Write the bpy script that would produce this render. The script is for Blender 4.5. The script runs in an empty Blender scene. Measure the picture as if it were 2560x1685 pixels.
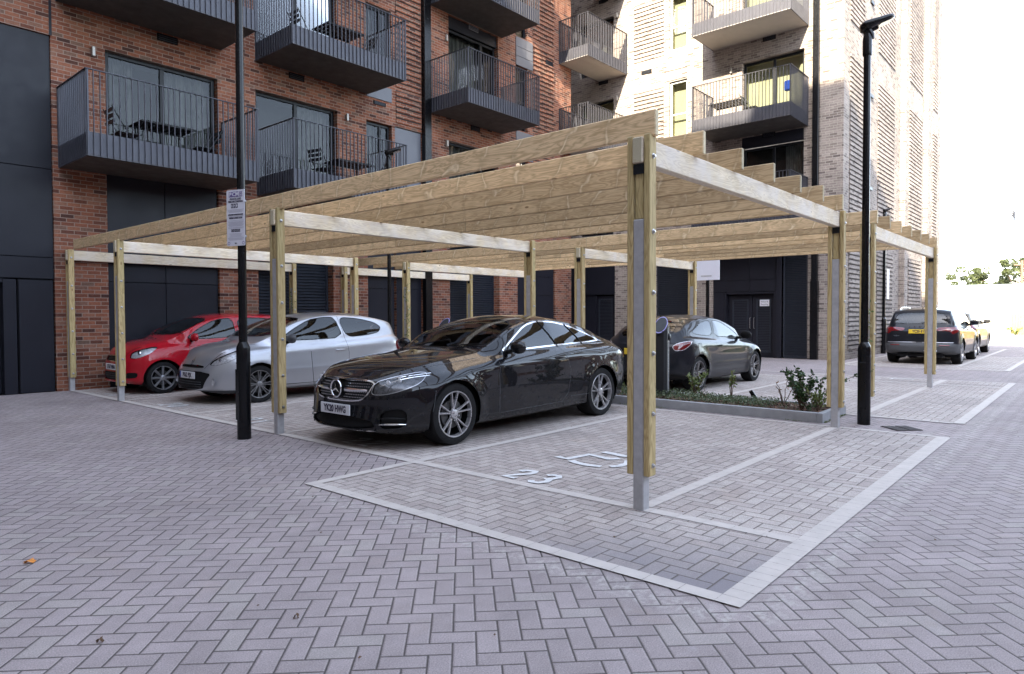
import bpy, bmesh, math, random
from mathutils import Vector, Matrix
from mathutils.bvhtree import BVHTree
random.seed(7)
PI = math.pi
sc = bpy.context.scene
COL = sc.collection

# ---------------------------------------------------------------- camera, sky, sun, exposure
cam_d = bpy.data.cameras.new('camera'); cam = bpy.data.objects.new('camera', cam_d); COL.objects.link(cam)
yaw, pitch, roll = math.radians(40.936), math.radians(-1.43), math.radians(-0.18)
_f = Vector((math.cos(pitch)*math.cos(yaw), math.cos(pitch)*math.sin(yaw), math.sin(pitch)))
_r = _f.cross(Vector((0, 0, 1))).normalized(); _u = _r.cross(_f)
_r2 = _r*math.cos(roll) + _u*math.sin(roll); _u2 = -_r*math.sin(roll) + _u*math.cos(roll)
_m = Matrix((_r2, _u2, -_f)).transposed().to_4x4(); _m.translation = Vector((-4.257, -2.460, 1.40))
cam.matrix_world = _m
cam_d.sensor_fit = 'HORIZONTAL'; cam_d.sensor_width = 36.0; cam_d.lens = 36.0*1706.92/2560
cam_d.shift_y = -10.72/2560
cam_d.clip_start = 0.05; cam_d.clip_end = 3000
sc.camera = cam

SUN_EL = math.radians(29.5)
SUNV = Vector((-math.cos(SUN_EL)*math.cos(math.radians(13.4)), -math.cos(SUN_EL)*math.sin(math.radians(13.4)), math.sin(SUN_EL)))
w = bpy.data.worlds.new('World'); sc.world = w; w.use_nodes = True
nt = w.node_tree; nt.nodes.clear()
sky = nt.nodes.new('ShaderNodeTexSky'); sky.sky_type = 'NISHITA'; sky.sun_disc = False
sky.sun_elevation = SUN_EL
sky.sun_rotation = math.atan2(SUNV.x, SUNV.y)
sky.air_density = 1.0; sky.dust_density = 1.3; sky.ozone_density = 1.0
hs = nt.nodes.new('ShaderNodeHueSaturation'); hs.inputs['Saturation'].default_value = 0.62
bg = nt.nodes.new('ShaderNodeBackground'); bg.inputs['Strength'].default_value = 0.15
wo = nt.nodes.new('ShaderNodeOutputWorld')
nt.links.new(sky.outputs[0], hs.inputs['Color']); nt.links.new(hs.outputs[0], bg.inputs['Color']); nt.links.new(bg.outputs[0], wo.inputs[0])
sl = bpy.data.lights.new('sun', 'SUN'); sl.energy = 3.2; sl.angle = math.radians(0.5); sl.color = (1.0, 0.885, 0.68)
so = bpy.data.objects.new('sun', sl); COL.objects.link(so); so.rotation_euler = SUNV.to_track_quat('Z', 'Y').to_euler()
so.location = SUNV*40
vs = sc.view_settings; sc.display_settings.display_device = 'sRGB'
vs.view_transform = 'Standard'; vs.look = 'None'; vs.gamma = 1.0; vs.exposure = 3.15
try: vs.use_curve_mapping = False
except Exception: pass

# ---------------------------------------------------------------- node helper
class NB:
    def __init__(s, name):
        s.mat = bpy.data.materials.new(name); s.mat.use_nodes = True
        s.t = s.mat.node_tree; s.t.nodes.clear()
        s.out = s.t.nodes.new('ShaderNodeOutputMaterial')
    def n(s, typ, **kw):
        nd = s.t.nodes.new('ShaderNode'+typ)
        for k, v in kw.items(): setattr(nd, k, v)
        return nd
    def put(s, sock, v):
        if v is None: return
        if isinstance(v, (int, float)): sock.default_value = v
        elif isinstance(v, (tuple, list)):
            v = tuple(v)
            if len(sock.default_value) == 4 and len(v) == 3: v = v+(1,)
            sock.default_value = v
        else: s.t.links.new(v, sock)
    def m(s, op, a, b=None, c=None):
        nd = s.n('Math', operation=op)
        s.put(nd.inputs[0], a); s.put(nd.inputs[1], b); s.put(nd.inputs[2], c)
        return nd.outputs[0]
    def mix(s, f, a, b, mode='MIX'):
        nd = s.n('MixRGB', blend_type=mode); s.put(nd.inputs[0], f); s.put(nd.inputs[1], a); s.put(nd.inputs[2], b); return nd.outputs[0]
    def coord(s, kind='Object'):
        return s.n('TexCoord').outputs[kind]
    def sep(s, v):
        nd = s.n('SeparateXYZ'); s.t.links.new(v, nd.inputs[0]); return nd.outputs
    def comb(s, x, y, z):
        nd = s.n('CombineXYZ'); s.put(nd.inputs[0], x); s.put(nd.inputs[1], y); s.put(nd.inputs[2], z); return nd.outputs[0]
    def scale(s, v, sx, sy, sz, off=(0, 0, 0)):
        nd = s.n('Mapping'); s.t.links.new(v, nd.inputs[0]); nd.inputs['Scale'].default_value = (sx, sy, sz); nd.inputs['Location'].default_value = off; return nd.outputs[0]
    def noise(s, v, scale=5, detail=4, rough=0.5, dist=0.0):
        nd = s.n('TexNoise'); s.t.links.new(v, nd.inputs['Vector']); nd.inputs['Scale'].default_value = scale
        nd.inputs['Detail'].default_value = detail; nd.inputs['Roughness'].default_value = rough; nd.inputs['Distortion'].default_value = dist
        return nd.outputs[0]
    def white(s, v):
        nd = s.n('TexWhiteNoise', noise_dimensions='3D'); s.t.links.new(v, nd.inputs['Vector']); return nd.outputs
    def ramp(s, f, stops, interp='LINEAR'):
        nd = s.n('ValToRGB'); s.put(nd.inputs[0], f); cr = nd.color_ramp; cr.interpolation = interp
        while len(cr.elements) > 1: cr.elements.remove(cr.elements[-1])
        cr.elements[0].position = stops[0][0]; c = stops[0][1]; cr.elements[0].color = tuple(c)+(1,) if not isinstance(c, float) else (c, c, c, 1)
        for p, c in stops[1:]:
            e = cr.elements.new(p); e.color = tuple(c)+(1,) if not isinstance(c, float) else (c, c, c, 1)
        return nd.outputs[0]
    def remap(s, f, a, b, c, d):
        nd = s.n('MapRange'); s.put(nd.inputs[0], f); 
        for i, v in enumerate((a, b, c, d)): nd.inputs[i+1].default_value = v
        return nd.outputs[0]
    def bump(s, h, strength=0.5, dist=0.01, normal=None):
        nd = s.n('Bump'); s.put(nd.inputs['Height'], h); nd.inputs['Strength'].default_value = strength; nd.inputs['Distance'].default_value = dist
        if normal is not None: s.put(nd.inputs['Normal'], normal)
        return nd.outputs[0]
    def bsdf(s, color=None, rough=None, metal=None, normal=None, coat=None, spec=None, coatrough=None, trans=None, ior=None, sheen=None):
        b = s.n('BsdfPrincipled')
        for k, v in (('Base Color', color), ('Roughness', rough), ('Metallic', metal), ('Normal', normal), ('Coat Weight', coat), ('Specular IOR Level', spec), ('Coat Roughness', coatrough), ('Transmission Weight', trans), ('IOR', ior)):
            if v is not None: s.put(b.inputs[k], v)
        s.t.links.new(b.outputs[0], s.out.inputs[0]); return b

def simple(name, col, rough=0.5, metal=0.0, var=0.12, nscale=8.0, bump=0.0, coat=None, spec=None, coord='Object'):
    b = NB(name); v = b.coord(coord)
    n1 = b.noise(v, nscale, 4, 0.6)
    f = b.remap(n1, 0.25, 0.75, 1-var, 1+var)
    c = b.mix(1.0, col, b.comb(f, f, f), 'MULTIPLY')
    r = b.remap(b.noise(v, nscale*2.3, 3, 0.6), 0.3, 0.7, max(0.02, rough*0.85), min(1, rough*1.15))
    nm = b.bump(b.noise(v, nscale*12, 3, 0.6), bump, 0.003) if bump else None
    b.bsdf(c, r, metal, nm, coat=coat, spec=spec)
    return b.mat

def brick_mat(name, stops, mortar, course=0.075, length=0.225, seed=0.0, stain=0.25):
    b = NB(name); p = b.sep(b.coord())
    u = b.m('ADD', b.m('ADD', p[0], p[1]), 1000.0+seed); v = b.m('ADD', p[2], 100.0)
    row = b.m('FLOOR', b.m('DIVIDE', v, course))
    off = b.m('MULTIPLY', b.m('MODULO', row, 2.0), 0.5)
    # every row is shifted a touch so joints never line up machine-perfectly
    jit = b.m('MULTIPLY', b.white(b.comb(row, 3.3, 1.0))[0], 0.10)
    uu = b.m('ADD', b.m('ADD', b.m('DIVIDE', u, length), off), jit)
    col = b.m('FLOOR', uu); fu = b.m('SUBTRACT', uu, col); fv = b.m('SUBTRACT', b.m('DIVIDE', v, course), row)
    wn = b.white(b.comb(col, row, seed))
    du = b.m('MULTIPLY', b.m('MINIMUM', fu, b.m('SUBTRACT', 1.0, fu)), length)
    dv = b.m('MULTIPLY', b.m('MINIMUM', fv, b.m('SUBTRACT', 1.0, fv)), course)
    d = b.m('MINIMUM', du, dv)
    rag = b.m('MULTIPLY', b.m('SUBTRACT', b.noise(b.coord(), 55, 3, 0.6), 0.5), 0.008)
    mask = b.remap(b.m('ADD', d, rag), 0.0045, 0.0085, 0.0, 1.0)
    base = b.ramp(wn[0], stops)
    blot = b.remap(b.noise(b.coord(), 26, 5, 0.7), 0.3, 0.7, 0.72, 1.25)
    base = b.mix(1.0, base, b.comb(blot, blot, blot), 'MULTIPLY')
    big = b.remap(b.noise(b.coord(), 0.55, 4, 0.6), 0.3, 0.7, 1-stain, 1+stain*0.6)
    colr = b.mix(mask, mortar, base)
    colr = b.mix(1.0, colr, b.comb(big, big, big), 'MULTIPLY')
    h = b.m('ADD', mask, b.m('MULTIPLY', b.noise(b.coord(), 120, 4, 0.7), 0.35))
    b.bsdf(colr, 0.88, 0.0, b.bump(h, 0.7, 0.006), spec=0.25)
    return b.mat

def paver_mat(name, angle, c_lo, c_hi, joint, tint, seed=0.0, sandy=False):
    b = NB(name)
    rot = b.n('Mapping'); b.t.links.new(b.coord(), rot.inputs[0]); rot.inputs['Rotation'].default_value = (0, 0, angle); rot.inputs['Location'].default_value = (203.017, 201.043, 0)
    wob = b.n('VectorMath', operation='ADD'); b.t.links.new(rot.outputs[0], wob.inputs[0])
    nz = b.n('TexNoise'); b.t.links.new(rot.outputs[0], nz.inputs[0]); nz.inputs['Scale'].default_value = 1.3
    sc_ = b.n('VectorMath', operation='SCALE'); b.t.links.new(nz.outputs['Color'], sc_.inputs[0]); sc_.inputs['Scale'].default_value = 0.012
    b.t.links.new(sc_.outputs[0], wob.inputs[1])
    p = b.sep(wob.outputs[0])
    X = b.m('DIVIDE', p[0], 0.1); Y = b.m('DIVIDE', p[1], 0.1)
    i = b.m('FLOOR', X); j = b.m('FLOOR', Y); fx = b.m('SUBTRACT', X, i); fy = b.m('SUBTRACT', Y, j)
    t = b.m('FLOORED_MODULO', b.m('SUBTRACT', i, j), 4.0)
    t1 = b.m('COMPARE', t, 1.0, 0.1); t2 = b.m('COMPARE', t, 2.0, 0.1)
    ver = b.m('GREATER_THAN', t, 1.5); hor = b.m('SUBTRACT', 1.0, ver)
    u = b.m('ADD', b.m('MULTIPLY', hor, b.m('ADD', fx, t1)), b.m('MULTIPLY', ver, b.m('ADD', fy, t2)))
    v = b.m('ADD', b.m('MULTIPLY', hor, fy), b.m('MULTIPLY', ver, fx))
    ai = b.m('SUBTRACT', i, t1); aj = b.m('SUBTRACT', j, t2)
    wn = b.white(b.comb(ai, aj, seed+7))
    d = b.m('MULTIPLY', b.m('MINIMUM', b.m('MINIMUM', u, b.m('SUBTRACT', 2.0, u)), b.m('MINIMUM', v, b.m('SUBTRACT', 1.0, v))), 0.1)
    rag = b.m('MULTIPLY', b.m('SUBTRACT', b.noise(b.coord(), 70, 3, 0.6), 0.5), 0.004)
    jw = b.remap(b.white(b.comb(ai, aj, seed+31))[0], 0, 1, 0.0, 0.0012)
    dd = b.m('SUBTRACT', b.m('ADD', d, rag), jw)
    mask = b.remap(dd, 0.0012, 0.0055, 0.0, 1.0)
    cham = b.remap(d, 0.0, 0.010, 0.0, 1.0)
    base = b.mix(wn[0], c_lo, c_hi)
    pick = b.m('GREATER_THAN', wn[0], 0.90)
    base = b.mix(b.m('MULTIPLY', pick, 0.55), base, tint)
    spk = b.noise(b.coord(), 150, 4, 0.85)
    sp = b.remap(spk, 0.34, 0.66, 0.66, 1.34)
    spw = b.m('MULTIPLY', b.m('GREATER_THAN', b.noise(b.coord(), 170, 1, 0.5), 0.69), 0.5)
    sp = b.m('ADD', sp, spw)
    med = b.remap(b.noise(b.coord(), 9, 4, 0.6), 0.3, 0.7, 0.93, 1.07)
    big = b.remap(b.noise(b.coord(), 0.55, 6, 0.65), 0.3, 0.7, 0.80, 1.12)
    k = b.m('MULTIPLY', b.m('MULTIPLY', sp, med), big)
    base = b.mix(1.0, base, b.comb(k, k, k), 'MULTIPLY')
    # rusty sand and pinkish stains, patchy
    st = b.remap(b.noise(b.scale(b.coord(), 1, 1, 1, (5.2+seed, 1.3, 0)), 1.4, 5, 0.62), 0.60, 0.74, 0.0, 0.30)
    base = b.mix(st, base, (0.36, 0.27, 0.21))
    oil = b.remap(b.noise(b.scale(b.coord(), 1, 1, 1, (31.2+seed, 11.3, 0)), .9, 4, 0.6), 0.60, 0.75, 0.0, 0.35)
    base = b.mix(oil, base, (0.13, 0.12, 0.12))
    st2 = b.remap(b.noise(b.scale(b.coord(), 1, 1, 1, (9.2+seed, 4.3, 0)), 2.6, 5, 0.7), 0.62, 0.75, 0.0, 0.30)
    base = b.mix(st2, base, (0.46, 0.44, 0.43))
    pw = b.sep(b.coord())
    if sandy:      # jointing sand and cut edges lie light along the outside of the bay edging
        dd1 = b.m('ADD', b.m('ABSOLUTE', b.m('SUBTRACT', pw[0], -1.26)), b.m('MULTIPLY', b.noise(b.coord(), 7, 4, .7), .22))
        s1 = b.m('MULTIPLY', b.remap(dd1, .13, .26, 1, 0), b.m('MULTIPLY', b.m('GREATER_THAN', pw[1], -1.2), b.m('LESS_THAN', pw[1], 2.5)))
        dd2 = b.m('ADD', b.m('ABSOLUTE', b.m('SUBTRACT', pw[1], -1.28)), b.m('MULTIPLY', b.noise(b.coord(), 7, 4, .7), .22))
        s2 = b.m('MULTIPLY', b.remap(dd2, .13, .25, 1, 0), b.m('MULTIPLY', b.m('GREATER_THAN', pw[0], -1.2), b.m('LESS_THAN', pw[0], 12.8)))
        sm = b.m('MULTIPLY', b.m('MAXIMUM', s1, s2), b.remap(b.noise(b.coord(), 22, 4, .7), .45, .60, 0, .6))
        base = b.mix(sm, base, (0.44, 0.41, 0.37))
    else:          # newer, darker blocks at the front corner bay
        dk = b.m('MULTIPLY', b.remap(b.m('ADD', pw[0], b.m('MULTIPLY', pw[1], .55)), -1.25, -.35, 1, 0), b.remap(wn[0], 0, 1, .35, .9))
        base = b.mix(dk, base, (0.165, 0.15, 0.165))
    colr = b.mix(mask, joint, base)
    h = b.m('ADD', b.m('MULTIPLY', cham, 1.0), b.m('MULTIPLY', spk, 0.14))
    h = b.m('ADD', h, b.m('MULTIPLY', wn[0], 0.12))
    b.bsdf(colr, 0.85, 0.0, b.bump(h, 0.8, 0.005), spec=0.3)
    return b.mat

def wood_mat(name, axis, c1, c2, knot=(0.16, 0.08, 0.03), green=0.0, weather=0.0, whorl=0.0, tones=(.86, 1.12)):
    b = NB(name); v = b.coord()
    ob = b.n('ObjectInfo').outputs['Random']; 
    sh = b.n('VectorMath', operation='ADD'); b.t.links.new(v, sh.inputs[0]); b.t.links.new(b.comb(b.m('MULTIPLY', ob, 37.0), b.m('MULTIPLY', ob, 91.0), b.m('MULTIPLY', ob, 53.0)), sh.inputs[1])
    v = sh.outputs[0]
    S = [1, 1, 1]; S[axis] = 0.06
    g = b.noise(b.scale(v, *[s*60 for s in S]), 1.0, 5, 0.65, 0.5)
    S2 = [1, 1, 1]; S2[axis] = 0.10
    fig = b.noise(b.scale(v, *[s*11 for s in S2]), 1.0, 3, 0.5, 1.4)
    bands = b.m('PINGPONG', b.m('MULTIPLY', fig, 9.0), 0.5)
    f = b.m('ADD', b.m('MULTIPLY', g, 0.45), b.m('MULTIPLY', bands, 1.0))
    col = b.ramp(b.remap(f, 0.2, 0.8, 0, 1), [(0.0, c2), (0.55, c1), (1.0, tuple(min(1, x*1.15) for x in c1))])
    # knots
    S3 = [1, 1, 1]; S3[axis] = 0.42
    vo = b.n('TexVoronoi'); b.t.links.new(b.scale(v, *[s*5.5 for s in S3]), vo.inputs['Vector']); vo.inputs['Scale'].default_value = 1.0
    sel = b.m('GREATER_THAN', b.sep(vo.outputs['Color'])[0], 0.45)
    kd = vo.outputs['Distance']
    halo = b.m('MULTIPLY', b.remap(kd, 0.10, 0.30, 1.0, 0.0), sel)
    core = b.m('MULTIPLY', b.remap(kd, 0.05, 0.09, 1.0, 0.0), sel)
    col = b.mix(b.m('MULTIPLY', halo, 0.45), col, tuple(min(1, x*1.35) for x in c1))
    col = b.mix(b.m('MULTIPLY', core, 0.75), col, knot)
    if whorl:
        pz = b.sep(v); t = b.m('ADD', b.m('DIVIDE', pz[axis], whorl), b.m('MULTIPLY', b.noise(b.scale(v, 1, 1, 1), 3.0, 2), 1.3))
        t = b.m('ADD', t, b.m('MULTIPLY', pz[2], 1.1))
        fr = b.m('ABSOLUTE', b.m('SUBTRACT', b.m('FRACT', t), 0.5))
        st = b.m('MULTIPLY', b.remap(fr, 0.012, 0.05, 1.0, 0.0), b.remap(b.noise(v, 9, 3, .6), 0.42, 0.58, 0.0, 1.0))
        hal = b.m('MULTIPLY', b.remap(fr, 0.04, 0.16, 1.0, 0.0), 0.35)
        col = b.mix(hal, col, tuple(x*.78 for x in c2)); col = b.mix(b.m('MULTIPLY', st, .75), col, (0.80, 0.66, 0.44))
    if green: col = b.mix(b.m('MULTIPLY', b.remap(b.noise(b.scale(v, *[s*6 for s in S]), 1.0, 3), 0.4, 0.7, 0, 1), green), col, (0.30, 0.27, 0.12))
    if weather:
        wz = b.remap(b.noise(v, 4.0, 4, 0.6), 0.38, 0.66, 0.0, weather)
        col = b.mix(wz, col, (0.74, 0.68, 0.64))
    en = b.m('ABSOLUTE', b.sep(b.coord('Normal'))[axis]); col = b.mix(b.remap(en, .6, .8, 0, .75), col, (0.44, 0.40, 0.27))
    tone = b.remap(ob, 0, 1, *tones)
    col = b.mix(1.0, col, b.comb(tone, tone, tone), 'MULTIPLY')
    b.bsdf(col, 0.72, 0.0, b.bump(b.m('ADD', f, b.m('MULTIPLY', core, -1.0)), 0.25, 0.004), spec=0.3)
    return b.mat

def glass_mat(name, tint=0.5, refl=1.0, rough=0.005, col=(0.8, 0.85, 0.85)):
    b = NB(name)
    fr = b.n('Fresnel'); fr.inputs['IOR'].default_value = 1.55
    wv = b.bump(b.noise(b.coord(), 1.1, 2, 0.5), 0.05, 0.08); b.put(fr.inputs['Normal'], wv)
    f = b.m('MINIMUM', b.m('MULTIPLY', fr.outputs[0], refl), 1.0)
    tr = b.n('BsdfTransparent'); tr.inputs[0].default_value = (col[0]*tint, col[1]*tint, col[2]*tint, 1)
    gl = b.n('BsdfGlossy'); gl.inputs['Roughness'].default_value = rough; gl.inputs[0].default_value = (0.95, 0.97, 1, 1); b.put(gl.inputs['Normal'], wv)
    mx = b.n('MixShader'); b.t.links.new(f, mx.inputs[0]); b.t.links.new(tr.outputs[0], mx.inputs[1]); b.t.links.new(gl.outputs[0], mx.inputs[2])
    b.t.links.new(mx.outputs[0], b.out.inputs[0]); return b.mat

M = {}
M['red_brick'] = brick_mat('red_brick', [(0.0, (0.06, 0.028, 0.022)), (0.10, (0.11, 0.042, 0.028)), (0.3, (0.175, 0.062, 0.036)), (0.55, (0.225, 0.080, 0.045)), (0.8, (0.27, 0.108, 0.062)), (0.93, (0.22, 0.11, 0.074)), (1.0, (0.13, 0.08, 0.058))], (0.28, 0.205, 0.165))
M['buff_brick'] = brick_mat('buff_brick', [(0.0, (0.11, 0.088, 0.080)), (0.10, (0.155, 0.125, 0.112)), (0.28, (0.225, 0.188, 0.166)), (0.65, (0.265, 0.222, 0.196)), (0.88, (0.30, 0.255, 0.225)), (1.0, (0.235, 0.185, 0.162))], (0.35, 0.315, 0.275), seed=5.0)
M['cladding'] = simple('cladding', (0.013, 0.0132, 0.019), 0.42, 0.0, 0.10, 1.5, spec=.22)
M['cladding_grey'] = simple('cladding_grey', (0.11, 0.112, 0.128), 0.45, 0.0, 0.06, 2.0)
M['balcony_metal'] = simple('balcony_metal', (0.058, 0.058, 0.070), 0.40, 0.25, 0.10, 3.0, spec=.3)
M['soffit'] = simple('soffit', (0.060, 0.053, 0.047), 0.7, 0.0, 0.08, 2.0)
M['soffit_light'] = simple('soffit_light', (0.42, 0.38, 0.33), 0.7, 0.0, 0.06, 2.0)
M['frame'] = simple('frame', (0.009, 0.010, 0.013), 0.4, 0.0, 0.08, 4.0, spec=.25)
M['white_frame'] = simple('white_frame', (0.62, 0.62, 0.62), 0.4, 0.0, 0.05, 4.0)
M['louvre'] = simple('louvre', (0.024, 0.027, 0.036), 0.45, 0.1, 0.10, 5.0, spec=.25)
M['black'] = simple('black', (0.006, 0.006, 0.007), 0.6, 0.0, 0.1, 4.0, spec=.1)
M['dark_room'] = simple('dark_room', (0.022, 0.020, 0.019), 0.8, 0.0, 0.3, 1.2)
M['window_glass'] = glass_mat('window_glass', 0.72, 0.6)
M['lamp_black'] = simple('lamp_black', (0.004, 0.004, 0.005), 0.24, 0.0, 0.2, 6.0, bump=0.02, spec=.3)
M['galv'] = simple('galvanised_steel', (0.40, 0.39, 0.395), 0.55, 0.2, 0.16, 14.0)
M['bolt'] = simple('bolt_steel', (0.45, 0.45, 0.46), 0.3, 0.95, 0.1, 20.0)
M['paving'] = paver_mat('courtyard_pavers', math.radians(45), (0.272, 0.228, 0.220), (0.318, 0.268, 0.260), (0.075, 0.063, 0.058), (0.31, 0.275, 0.25), sandy=True)
M['bay_paving'] = paver_mat('bay_pavers', 0.0, (0.325, 0.276, 0.250), (0.415, 0.362, 0.328), (0.105, 0.088, 0.076), (0.36, 0.32, 0.29), 3.0)
M['line'] = simple('pale_setts', (0.46, 0.41, 0.37), 0.8, 0.0, 0.10, 7.0, bump=0.15)
M['paint'] = simple('white_road_paint', (0.60, 0.59, 0.575), 0.7, 0.0, 0.18, 16.0, bump=0.1)
M['kerb'] = simple('concrete_kerb', (0.30, 0.30, 0.305), 0.85, 0.0, 0.16, 6.0, bump=0.3)
M['concrete'] = simple('concrete_sheet', (0.30, 0.29, 0.29), 0.9, 0.0, 0.12, 0.5)
W1, W2 = (0.62, 0.455, 0.265), (0.44, 0.30, 0.155)
M['wood_y'] = wood_mat('pine_slat', 1, W1, W2, whorl=.42, tones=(.70, 1.30))
M['wood_x'] = wood_mat('pine_beam', 0, (0.74, 0.62, 0.44), (0.60, 0.47, 0.31), weather=0.5)
M['wood_z'] = wood_mat('pine_post', 2, (0.46, 0.345, 0.17), (0.30, 0.21, 0.09), green=0.45)
M['white'] = simple('white_board', (0.62, 0.61, 0.66), 0.45, 0.0, 0.04, 3.0)
M['dark_text'] = simple('printed_ink', (0.03, 0.025, 0.05), 0.5, 0.0, 0.05, 3.0)
M['purple'] = simple('purple_print', (0.09, 0.05, 0.20), 0.5, 0.0, 0.05, 3.0)
M['grey_print'] = simple('fine_print', (0.36, 0.35, 0.41), 0.5, 0.0, 0.1, 60.0)

# ---------------------------------------------------------------- mesh helper
class MB:
    def __init__(s): s.v = []; s.f = []; s.mi = []; s.cur = 0
    def quad(s, a, b, c, d):
        n = len(s.v); s.v += [tuple(a), tuple(b), tuple(c), tuple(d)]; s.f.append((n, n+1, n+2, n+3)); s.mi.append(s.cur)
    def poly(s, pts):
        n = len(s.v); s.v += [tuple(p) for p in pts]; s.f.append(tuple(range(n, n+len(pts)))); s.mi.append(s.cur)
    def box(s, x0, x1, y0, y1, z0, z1):
        n = len(s.v)
        s.v += [(x0, y0, z0), (x1, y0, z0), (x1, y1, z0), (x0, y1, z0), (x0, y0, z1), (x1, y0, z1), (x1, y1, z1), (x0, y1, z1)]
        for f in ((0, 3, 2, 1), (4, 5, 6, 7), (0, 1, 5, 4), (1, 2, 6, 5), (2, 3, 7, 6), (3, 0, 4, 7)):
            s.f.append(tuple(n+i for i in f)); s.mi.append(s.cur)
    def bbox(s, x0, x1, y0, y1, z0, z1, c=0.004):
        """box with small 45 degree chamfers on all edges (octagonal prisms crossed)"""
        n = len(s.v)
        X = (x0, x1); Y = (y0, y1); Z = (z0, z1); idx = {}
        for a in (0, 1):
            for b_ in (0, 1):
                for d in (0, 1):
                    sx = 1 if a == 0 else -1; sy = 1 if b_ == 0 else -1; sz = 1 if d == 0 else -1
                    for k, (ox, oy, oz) in enumerate(((0, c, c), (c, 0, c), (c, c, 0))):
                        idx[(a, b_, d, k)] = len(s.v); s.v.append((X[a]+sx*ox, Y[b_]+sy*oy, Z[d]+sz*oz))
        def F(*l): s.f.append(tuple(idx[i] for i in l)); s.mi.append(s.cur)
        for a in (0, 1):
            l = [(a, 0, 0, 0), (a, 1, 0, 0), (a, 1, 1, 0), (a, 0, 1, 0)]; F(*(l if a else l[::-1]))
            l = [(0, a, 0, 1), (1, a, 0, 1), (1, a, 1, 1), (0, a, 1, 1)]; F(*(l[::-1] if a else l))
            l = [(0, 0, a, 2), (1, 0, a, 2), (1, 1, a, 2), (0, 1, a, 2)]; F(*(l if a else l[::-1]))
        for a in (0, 1):
            for b_ in (0, 1):
                F((a, b_, 0, 0), (a, b_, 0, 1), (a, b_, 1, 1), (a, b_, 1, 0))
                F((a, 0, b_, 0), (a, 0, b_, 2), (a, 1, b_, 2), (a, 1, b_, 0))
                F((0, a, b_, 1), (0, a, b_, 2), (1, a, b_, 2), (1, a, b_, 1))
                for d in (0, 1): F((a, b_, d, 0), (a, b_, d, 1), (a, b_, d, 2))
    def tube(s, pts, r, n=8, cap=True):
        pts = [Vector(p) for p in pts]
        rs = r if isinstance(r, (list, tuple)) else [r]*len(pts)
        base = len(s.v); up = None
        for i, p in enumerate(pts):
            d = (pts[min(i+1, len(pts)-1)] - pts[max(i-1, 0)]).normalized()
            if up is None or abs(up.dot(d)) > 0.98: up = Vector((0, 0, 1)) if abs(d.z) < 0.9 else Vector((1, 0, 0))
            a = d.cross(up).normalized(); b = a.cross(d)
            for k in range(n):
                t = 2*PI*k/n; q = p + (a*math.cos(t)+b*math.sin(t))*rs[i]; s.v.append(tuple(q))
        for i in range(len(pts)-1):
            for k in range(n):
                k2 = (k+1) % n
                s.f.append((base+i*n+k, base+i*n+k2, base+(i+1)*n+k2, base+(i+1)*n+k)); s.mi.append(s.cur)
        if cap:
            s.f.append(tuple(base+k for k in range(n))[::-1]); s.mi.append(s.cur)
            s.f.append(tuple(base+(len(pts)-1)*n+k for k in range(n))); s.mi.append(s.cur)
    def lathe(s, prof, n=24, origin=(0, 0, 0), axis='z'):
        base = len(s.v); o = Vector(origin)
        for (r, h) in prof:
            for k in range(n):
                t = 2*PI*k/n; a, b = r*math.cos(t), r*math.sin(t)
                if axis == 'z': q = (a, b, h)
                elif axis == 'y': q = (a, h, b)
                else: q = (h, a, b)
                s.v.append((o.x+q[0], o.y+q[1], o.z+q[2]))
        for i in range(len(prof)-1):
            for k in range(n):
                k2 = (k+1) % n; s.f.append((base+i*n+k, base+i*n+k2, base+(i+1)*n+k2, base+(i+1)*n+k)); s.mi.append(s.cur)
    def prism(s, poly, z0, z1, axis='z'):
        """extrude a 2D polygon; axis z: (x,y); axis y: (x,z); axis x: (y,z)"""
        def P(a, b, h):
            return (a, b, h) if axis == 'z' else ((a, h, b) if axis == 'y' else (h, a, b))
        n = len(s.v); k = len(poly)
        s.v += [P(a, b, z0) for a, b in poly] + [P(a, b, z1) for a, b in poly]
        s.f.append(tuple(n+i for i in range(k))[::-1]); s.mi.append(s.cur)
        s.f.append(tuple(n+k+i for i in range(k))); s.mi.append(s.cur)
        for i in range(k):
            j = (i+1) % k; s.f.append((n+i, n+j, n+k+j, n+k+i)); s.mi.append(s.cur)
    def build(s, name, mats, parent=None, smooth=False, local=False, fix=True):
        me = bpy.data.meshes.new(name); o = bpy.data.objects.new(name, me); COL.objects.link(o)
        if parent is not None:
            o.parent = parent
            if not local:
                off = Vector((0, 0, 0)); q = parent
                while q is not None: off += q.location; q = q.parent
                s.v = [(a-off.x, b-off.y, c-off.z) for a, b, c in s.v]
        me.from_pydata(s.v, [], s.f)
        if not isinstance(mats, (list, tuple)): mats = [mats]
        for m in mats: me.materials.append(m)
        if len(mats) > 1: me.polygons.foreach_set('material_index', s.mi)
        if fix:
            bm = bmesh.new(); bm.from_mesh(me); bmesh.ops.remove_doubles(bm, verts=bm.verts, dist=1e-5) if smooth else None
            bmesh.ops.recalc_face_normals(bm, faces=bm.faces); bm.to_mesh(me); bm.free()
        if smooth:
            me.polygons.foreach_set('use_smooth', [True]*len(me.polygons))
            if smooth != 'full': me.set_sharp_from_angle(angle=math.radians(40 if smooth is True else smooth))
        me.update()
        return o

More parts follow.
